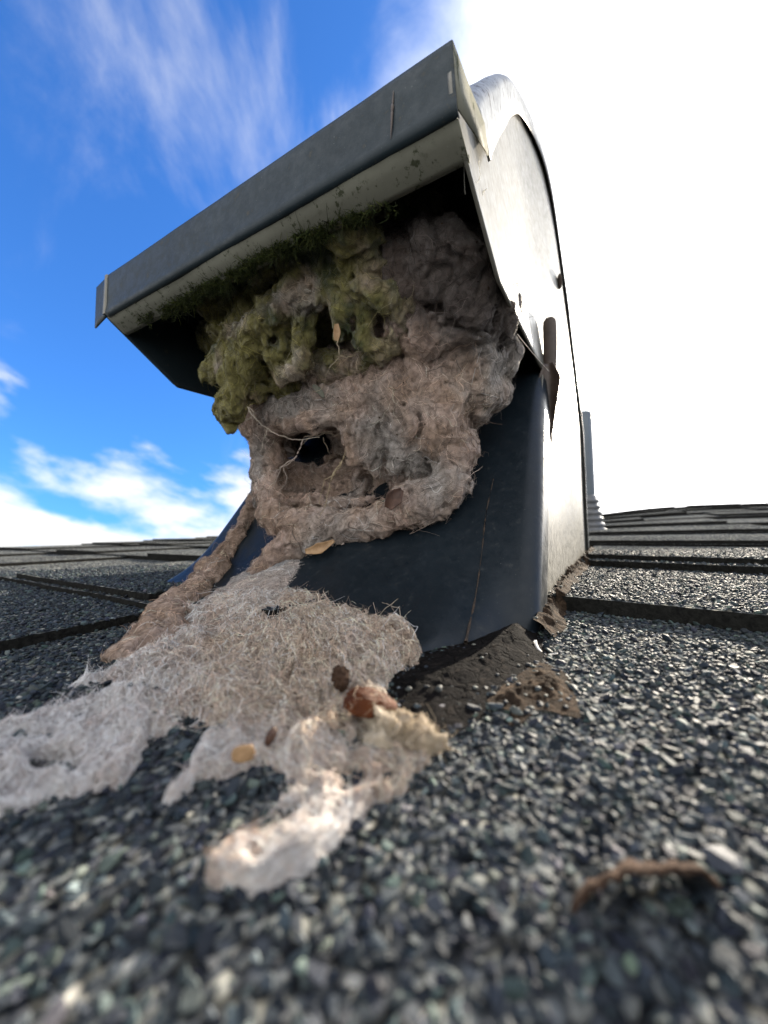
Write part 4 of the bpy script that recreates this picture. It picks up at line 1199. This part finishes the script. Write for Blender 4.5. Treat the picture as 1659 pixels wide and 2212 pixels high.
v, f = tubes(st_[None], np.linspace(.016, .006, 20)[None], 5); mesh('stem', v, f, MAT['bar'], dl)
# lifted corner of shingle in the foreground, throwing a dark shadow
ch = np.array([at(1232, 1884, .95), at(1300, 1868, .965), at(1380, 1856, .975), at(1470, 1846, .985), at(1552, 1838, 1.0)])
cpth = smooth_path(ch, 40); back = np.array([SP, CP, 0])
qq = np.linspace(0, 1, 8)
dep = .13 * (1 - .45 * np.linspace(-1, 1, 40) ** 2) * (1 + .5 * fbm(np.c_[np.linspace(0, 6, 40), np.zeros(40), np.zeros(40)], 3, .6))
zf_ = .105 * (1 - .6 * np.linspace(-1, 1, 40) ** 4) * (1 + .35 * fbm(np.c_[np.linspace(3, 12, 40), np.zeros(40), np.zeros(40)], 3, .6))
G = (cpth * np.array([1, 1, 0.]))[:, None] + (dep[:, None] * qq[None])[..., None] * back + (zf_[:, None] * (1 - .75 * qq[None] ** 1.3))[..., None] * np.array([0, 0, 1.])
G = G + .014 * fbm(G * 16, 4, .65)[..., None] * np.array([.3, .8, .4])
o = mesh('bark_chip', G.reshape(-1, 3), grid_faces(40, 8), MAT['bark'], org=G.mean((0, 1)) * np.array([1, 1, 0]))
solid(o, .012, 0); tag(o, 'curled brown bark chip lifted off the granules in the near right corner', 'bark chip')

# ------------------------------------------------------------------ moss under the lip
mp_ = []
g = np.random.default_rng(77)
edge = smooth_path(np.array([(300, 688, 0), (360, 668, 0), (430, 630, 0), (500, 595, 0), (560, 560, 0), (620, 528, 0), (650, 512, 0), (690, 500, 0), (760, 470, 0), (860, 440, 0)], float), 200)
idx = (g.beta(1.6, 2.0, 11000) * 199).astype(int)
pxm = edge[idx, :2] + g.normal(0, 1, (11000, 2)) * np.array([10, 7]) + np.c_[0 * idx, np.abs(g.normal(0, 9, 11000))]
clump = fbm(np.c_[pxm / 40, 0 * idx], 3, .6); pxm = pxm[clump > -.08]
sA, sB, sC = V(0, bC, zC), V(-3, bC, zC), V(0, bL, zL)
Pm = hit(pxm, sA, sB, sC); vw = O3 - Pm; vw /= np.linalg.norm(vw, axis=1)[:, None]; Pm = Pm + (.01 + .07 * np.clip(fbm(np.c_[pxm / 22, 0 * pxm[:, 0] + 4], 4, .6) + .25, 0, 1))[:, None] * vw
n = len(Pm); d = g.normal(size=(n, 3)) + 1.0 * vw; d /= np.linalg.norm(d, axis=1)[:, None]
L = .030 * np.exp(g.normal(0, .5, n)); t = np.linspace(0, 1, 5)
bend = g.normal(size=(n, 3)) * .5
Pp = Pm[:, None] + (L[:, None] * t)[..., None] * d[:, None] + (L[:, None] * t ** 2)[..., None] * bend[:, None]
v, f = tubes(Pp, (.0042 * np.exp(g.normal(0, .3, n)))[:, None] * (1 - .7 * t)[None], 3)
cm_ = np.array((.022, .032, .008)) * np.exp(g.normal(0, .5, (n, 1))) + g.random((n, 1)) ** 4 * np.array((.06, .06, .012))
ms = mesh('moss', v, f, MAT['fibre'], org=Pm.mean(0), col=cm_[:, None].repeat(15, 1).reshape(-1, 3))
tag(ms, 'dark green moss tufts growing along the underside of the vent lip', 'moss', kind='stuff')

# ------------------------------------------------------------------ loose strands
hairlines('root_strand', [[(728, 735, 4.15), (729, 770, 4.2), (712, 800, 4.3), (700, 840, 4.55), (675, 850, 4.75)], [(729, 770, 4.2), (760, 765, 4.2), (775, 750, 4.2)]], .006, (.36, .30, .21), 'pale branching root strand hanging below the orange petal', 'strand', seed=3)
hairlines('pale_thread', [[(535, 880, 5.0), (550, 905, 5.0), (575, 925, 5.1), (600, 940, 5.1), (640, 950, 5.0), (690, 945, 4.9)], [(575, 925, 5.1), (568, 950, 5.15), (562, 975, 5.2)], [(535, 880, 5.0), (545, 895, 5.0), (530, 910, 5.0)]], .007, (.50, .44, .36), 'knotted pale thread running from the green lint to the hollow', 'strand', seed=4)
hairlines('frayed_yarn', [[(655, 950, 5.0), (640, 985, 5.0), (612, 1010, 5.1), (595, 1050, 5.3), (575, 1075, 5.4)], [(640, 985, 5.0), (625, 1000, 5.05), (590, 1030, 5.3)], [(612, 1010, 5.1), (618, 1040, 5.2), (600, 1070, 5.3)]], .009, (.42, .35, .30), 'frayed twist of pinkish yarn across the left side of the hollow', 'strand', seed=5)
hairlines('hair_lock', [[(748, 960, 4.82), (735, 1000, 4.8), (715, 1030, 4.8), (705, 1070, 4.8), (690, 1118, 4.82)], [(742, 985, 4.8), (728, 1020, 4.78), (700, 1045, 4.8), (690, 1090, 4.85)], [(735, 1000, 4.8), (712, 1040, 4.78), (715, 1060, 4.8)]], .006, (.48, .39, .25), 'yellowish lock of hair hanging out of the middle of the hollow', 'strand', seed=6)
hairlines('fine_roots', [[(806, 1015, 4.9), (808, 1060, 4.92), (800, 1100, 4.95)], [(760, 990, 4.85), (790, 1000, 4.85), (812, 1010, 4.88)], [(745, 965, 4.84), (770, 1005, 4.84), (800, 985, 4.86)], [(655, 945, 5.0), (700, 938, 4.95), (745, 950, 4.86)], [(650, 960, 5.05), (690, 932, 4.95), (740, 930, 4.86)], [(700, 945, 4.95), (715, 985, 4.95), (705, 1000, 5.0)]], .0035, (.34, .27, .20), 'tangle of fine dark roots strung across the opening of the hollow', 'roots', seed=7)
hairlines('silk_thread', [[(1118, 722, 4.4), (1150, 762, 4.6), (1186, 802, 5.0)]], .004, (.75, .72, .68), 'single silvery spider thread stretched to the arm on the vent edge', 'thread', wob=.002, seed=8)
hairlines('cobweb', [[(985, 250, 2.72), (990, 310, 2.85), (1005, 370, 3.0), (1004, 420, 3.1)], [(1035, 350, 3.05), (1035, 385, 3.1), (1020, 410, 3.1)], [(1052, 408, 3.3), (1040, 425, 3.25)]], .0032, (.72, .70, .62), 'wisps of cobweb hanging from the right end of the lip', 'cobweb', wob=.01, seed=9)
hairlines('white_bristle', [[(1156, 1385, 2.95), (1165, 1404, 2.85), (1182, 1412, 2.8), (1205, 1411, 2.75)]], .012, (.75, .74, .72), 'white bristle curling over the tar at the vent corner', 'bristle', wob=.003, seed=10)
hairlines('long_hair', [[(905, 1785, 1.38), (800, 1795, 1.36), (740, 1840, 1.30)], [(700, 1740, 1.55), (790, 1735, 1.5), (860, 1730, 1.45)]], .0035, (.10, .06, .04), 'two long dark hairs lying on the lint tongue nearest the lens', 'hair', wob=.01, seed=12)

# ------------------------------------------------------------------ plumbing pipe further up the roof
pc = at(1260, 1112, 17.0); rb1 = pc[0] * CP - pc[1] * SP; bb1 = pc[0] * SP + pc[1] * CP
pc = np.array([pc[0], pc[1], float(ztop(np.array([rb1]), np.array([bb1]))[0])])
ptop = at(1258, 893, 17.0)[2] - pc[2]
pipe = empty('plumbing_pipe', pc, 'blue-grey plumbing vent pipe rising from a ribbed boot behind the vent', 'vent pipe')


def lathe(prof, n=40):
    a = np.linspace(0, 2 * np.pi, n, endpoint=False)
    v = np.array([[(r * math.cos(t), r * math.sin(t), z) for t in a] for r, z in prof]).reshape(-1, 3)
    return v + pc, grid_faces(len(prof), n, wrap=True)


R0 = .50
v, f = lathe([(R0, .2), (R0, ptop * .5), (R0, ptop - .08), (R0 - .03, ptop), (R0 - .06, ptop), (R0 - .08, ptop - .1), (R0 - .08, ptop - 1.5)]); mesh('pipe', v, f, MAT['pipe'], pipe)
bp_ = [(.92, .0), (.88, .12)]
for i in range(5):
    z = .2 + i * .26; R_ = .76 - .045 * i
    bp_ += [(R_, z), (R_ + .07, z + .06), (R_ + .07, z + .13), (R_ - .02, z + .19)]
bp_ += [(R0 + .05, 1.55), (R0 + .01, 1.6)]
v, f = lathe(bp_); mesh('boot', v, f, MAT['rubber'], pipe)

# ------------------------------------------------------------------ grit and leaf crumbs caught on the lint
g = np.random.default_rng(91)
bv, bf = ico(2); vs, cs_ = [], []
for (vv, ff_, k, lo_s, hi_s) in ((va, fa, 130, .005, .014), (vb, fb, 240, .005, .014), (vd, fd, 330, .005, .016), (vc, fc, 30, .004, .01)):
    nn = vnormals(vv, ff_); fc_ = ((O3 - vv) * nn).sum(1) > 0; ids = np.flatnonzero(fc_)
    wt_ = 1 / np.maximum(vv[ids, 1], 1) ** (2 if vv is vd else 0)
    for i in g.choice(ids, k, p=wt_ / wt_.sum()):
        sz = np.exp(g.uniform(np.log(lo_s), np.log(hi_s))) * (np.clip(vv[i, 1] / 2.4, .5, 1.3))
        q_ = bv * sz * np.array([1, g.uniform(.35, .9), g.uniform(.2, .6)]) * (1 + .4 * perlin(bv * 1.7 + i)[:, None])
        Rm = np.array(Matrix.Rotation(g.uniform(0, 6.3), 3, Vector(g.normal(size=3))))
        vs.append(q_ @ Rm.T + vv[i] + .3 * sz * nn[i])
        c_ = np.array([(.03, .018, .012), (.07, .04, .022), (.015, .015, .016), (.10, .07, .045)])[g.integers(0, 4)] * g.uniform(.6, 1.4)
        cs_.append(np.tile(c_, (len(bv), 1)))
palg = np.array([(.012, .016, .021), (.024, .029, .034), (.042, .049, .050), (.078, .086, .080), (.13, .133, .112)])
for nm, k in (('roof_tar_patch', 16), ('dirt_crust', 22), ('sealant_bead', 50)):
    ob = bpy.data.objects[nm]; co_ = np.empty(len(ob.data.vertices) * 3, np.float32); ob.data.vertices.foreach_get('co', co_)
    co_ = co_.reshape(-1, 3) / S + ORG[nm]
    for i in g.integers(0, len(co_), k):
        sz = .016 * np.exp(g.normal(0, .35)); q_ = bv * sz * np.array([1, g.uniform(.55, .95), g.uniform(.4, .7)]) * (1 + .35 * perlin(bv * 1.4 + i)[:, None])
        Rm = np.array(Matrix.Rotation(g.uniform(0, 6.3), 3, 'Z'))
        vs.append(q_ @ Rm.T + co_[i] + np.array([0, 0, .15 * sz])); cs_.append(np.tile(palg[g.integers(0, 5)] * g.uniform(.5, 1), (len(bv), 1)))
n = len(vs); o = mesh('debris_specks', np.vstack(vs), (bf[None] + (np.arange(n) * len(bv))[:, None, None]).reshape(-1, 3), MAT['granule'], org=(0, 3, 0), col=np.vstack(cs_))
tag(o, 'dark crumbs of grit and leaf caught over the lint and the tar', 'debris', kind='stuff')
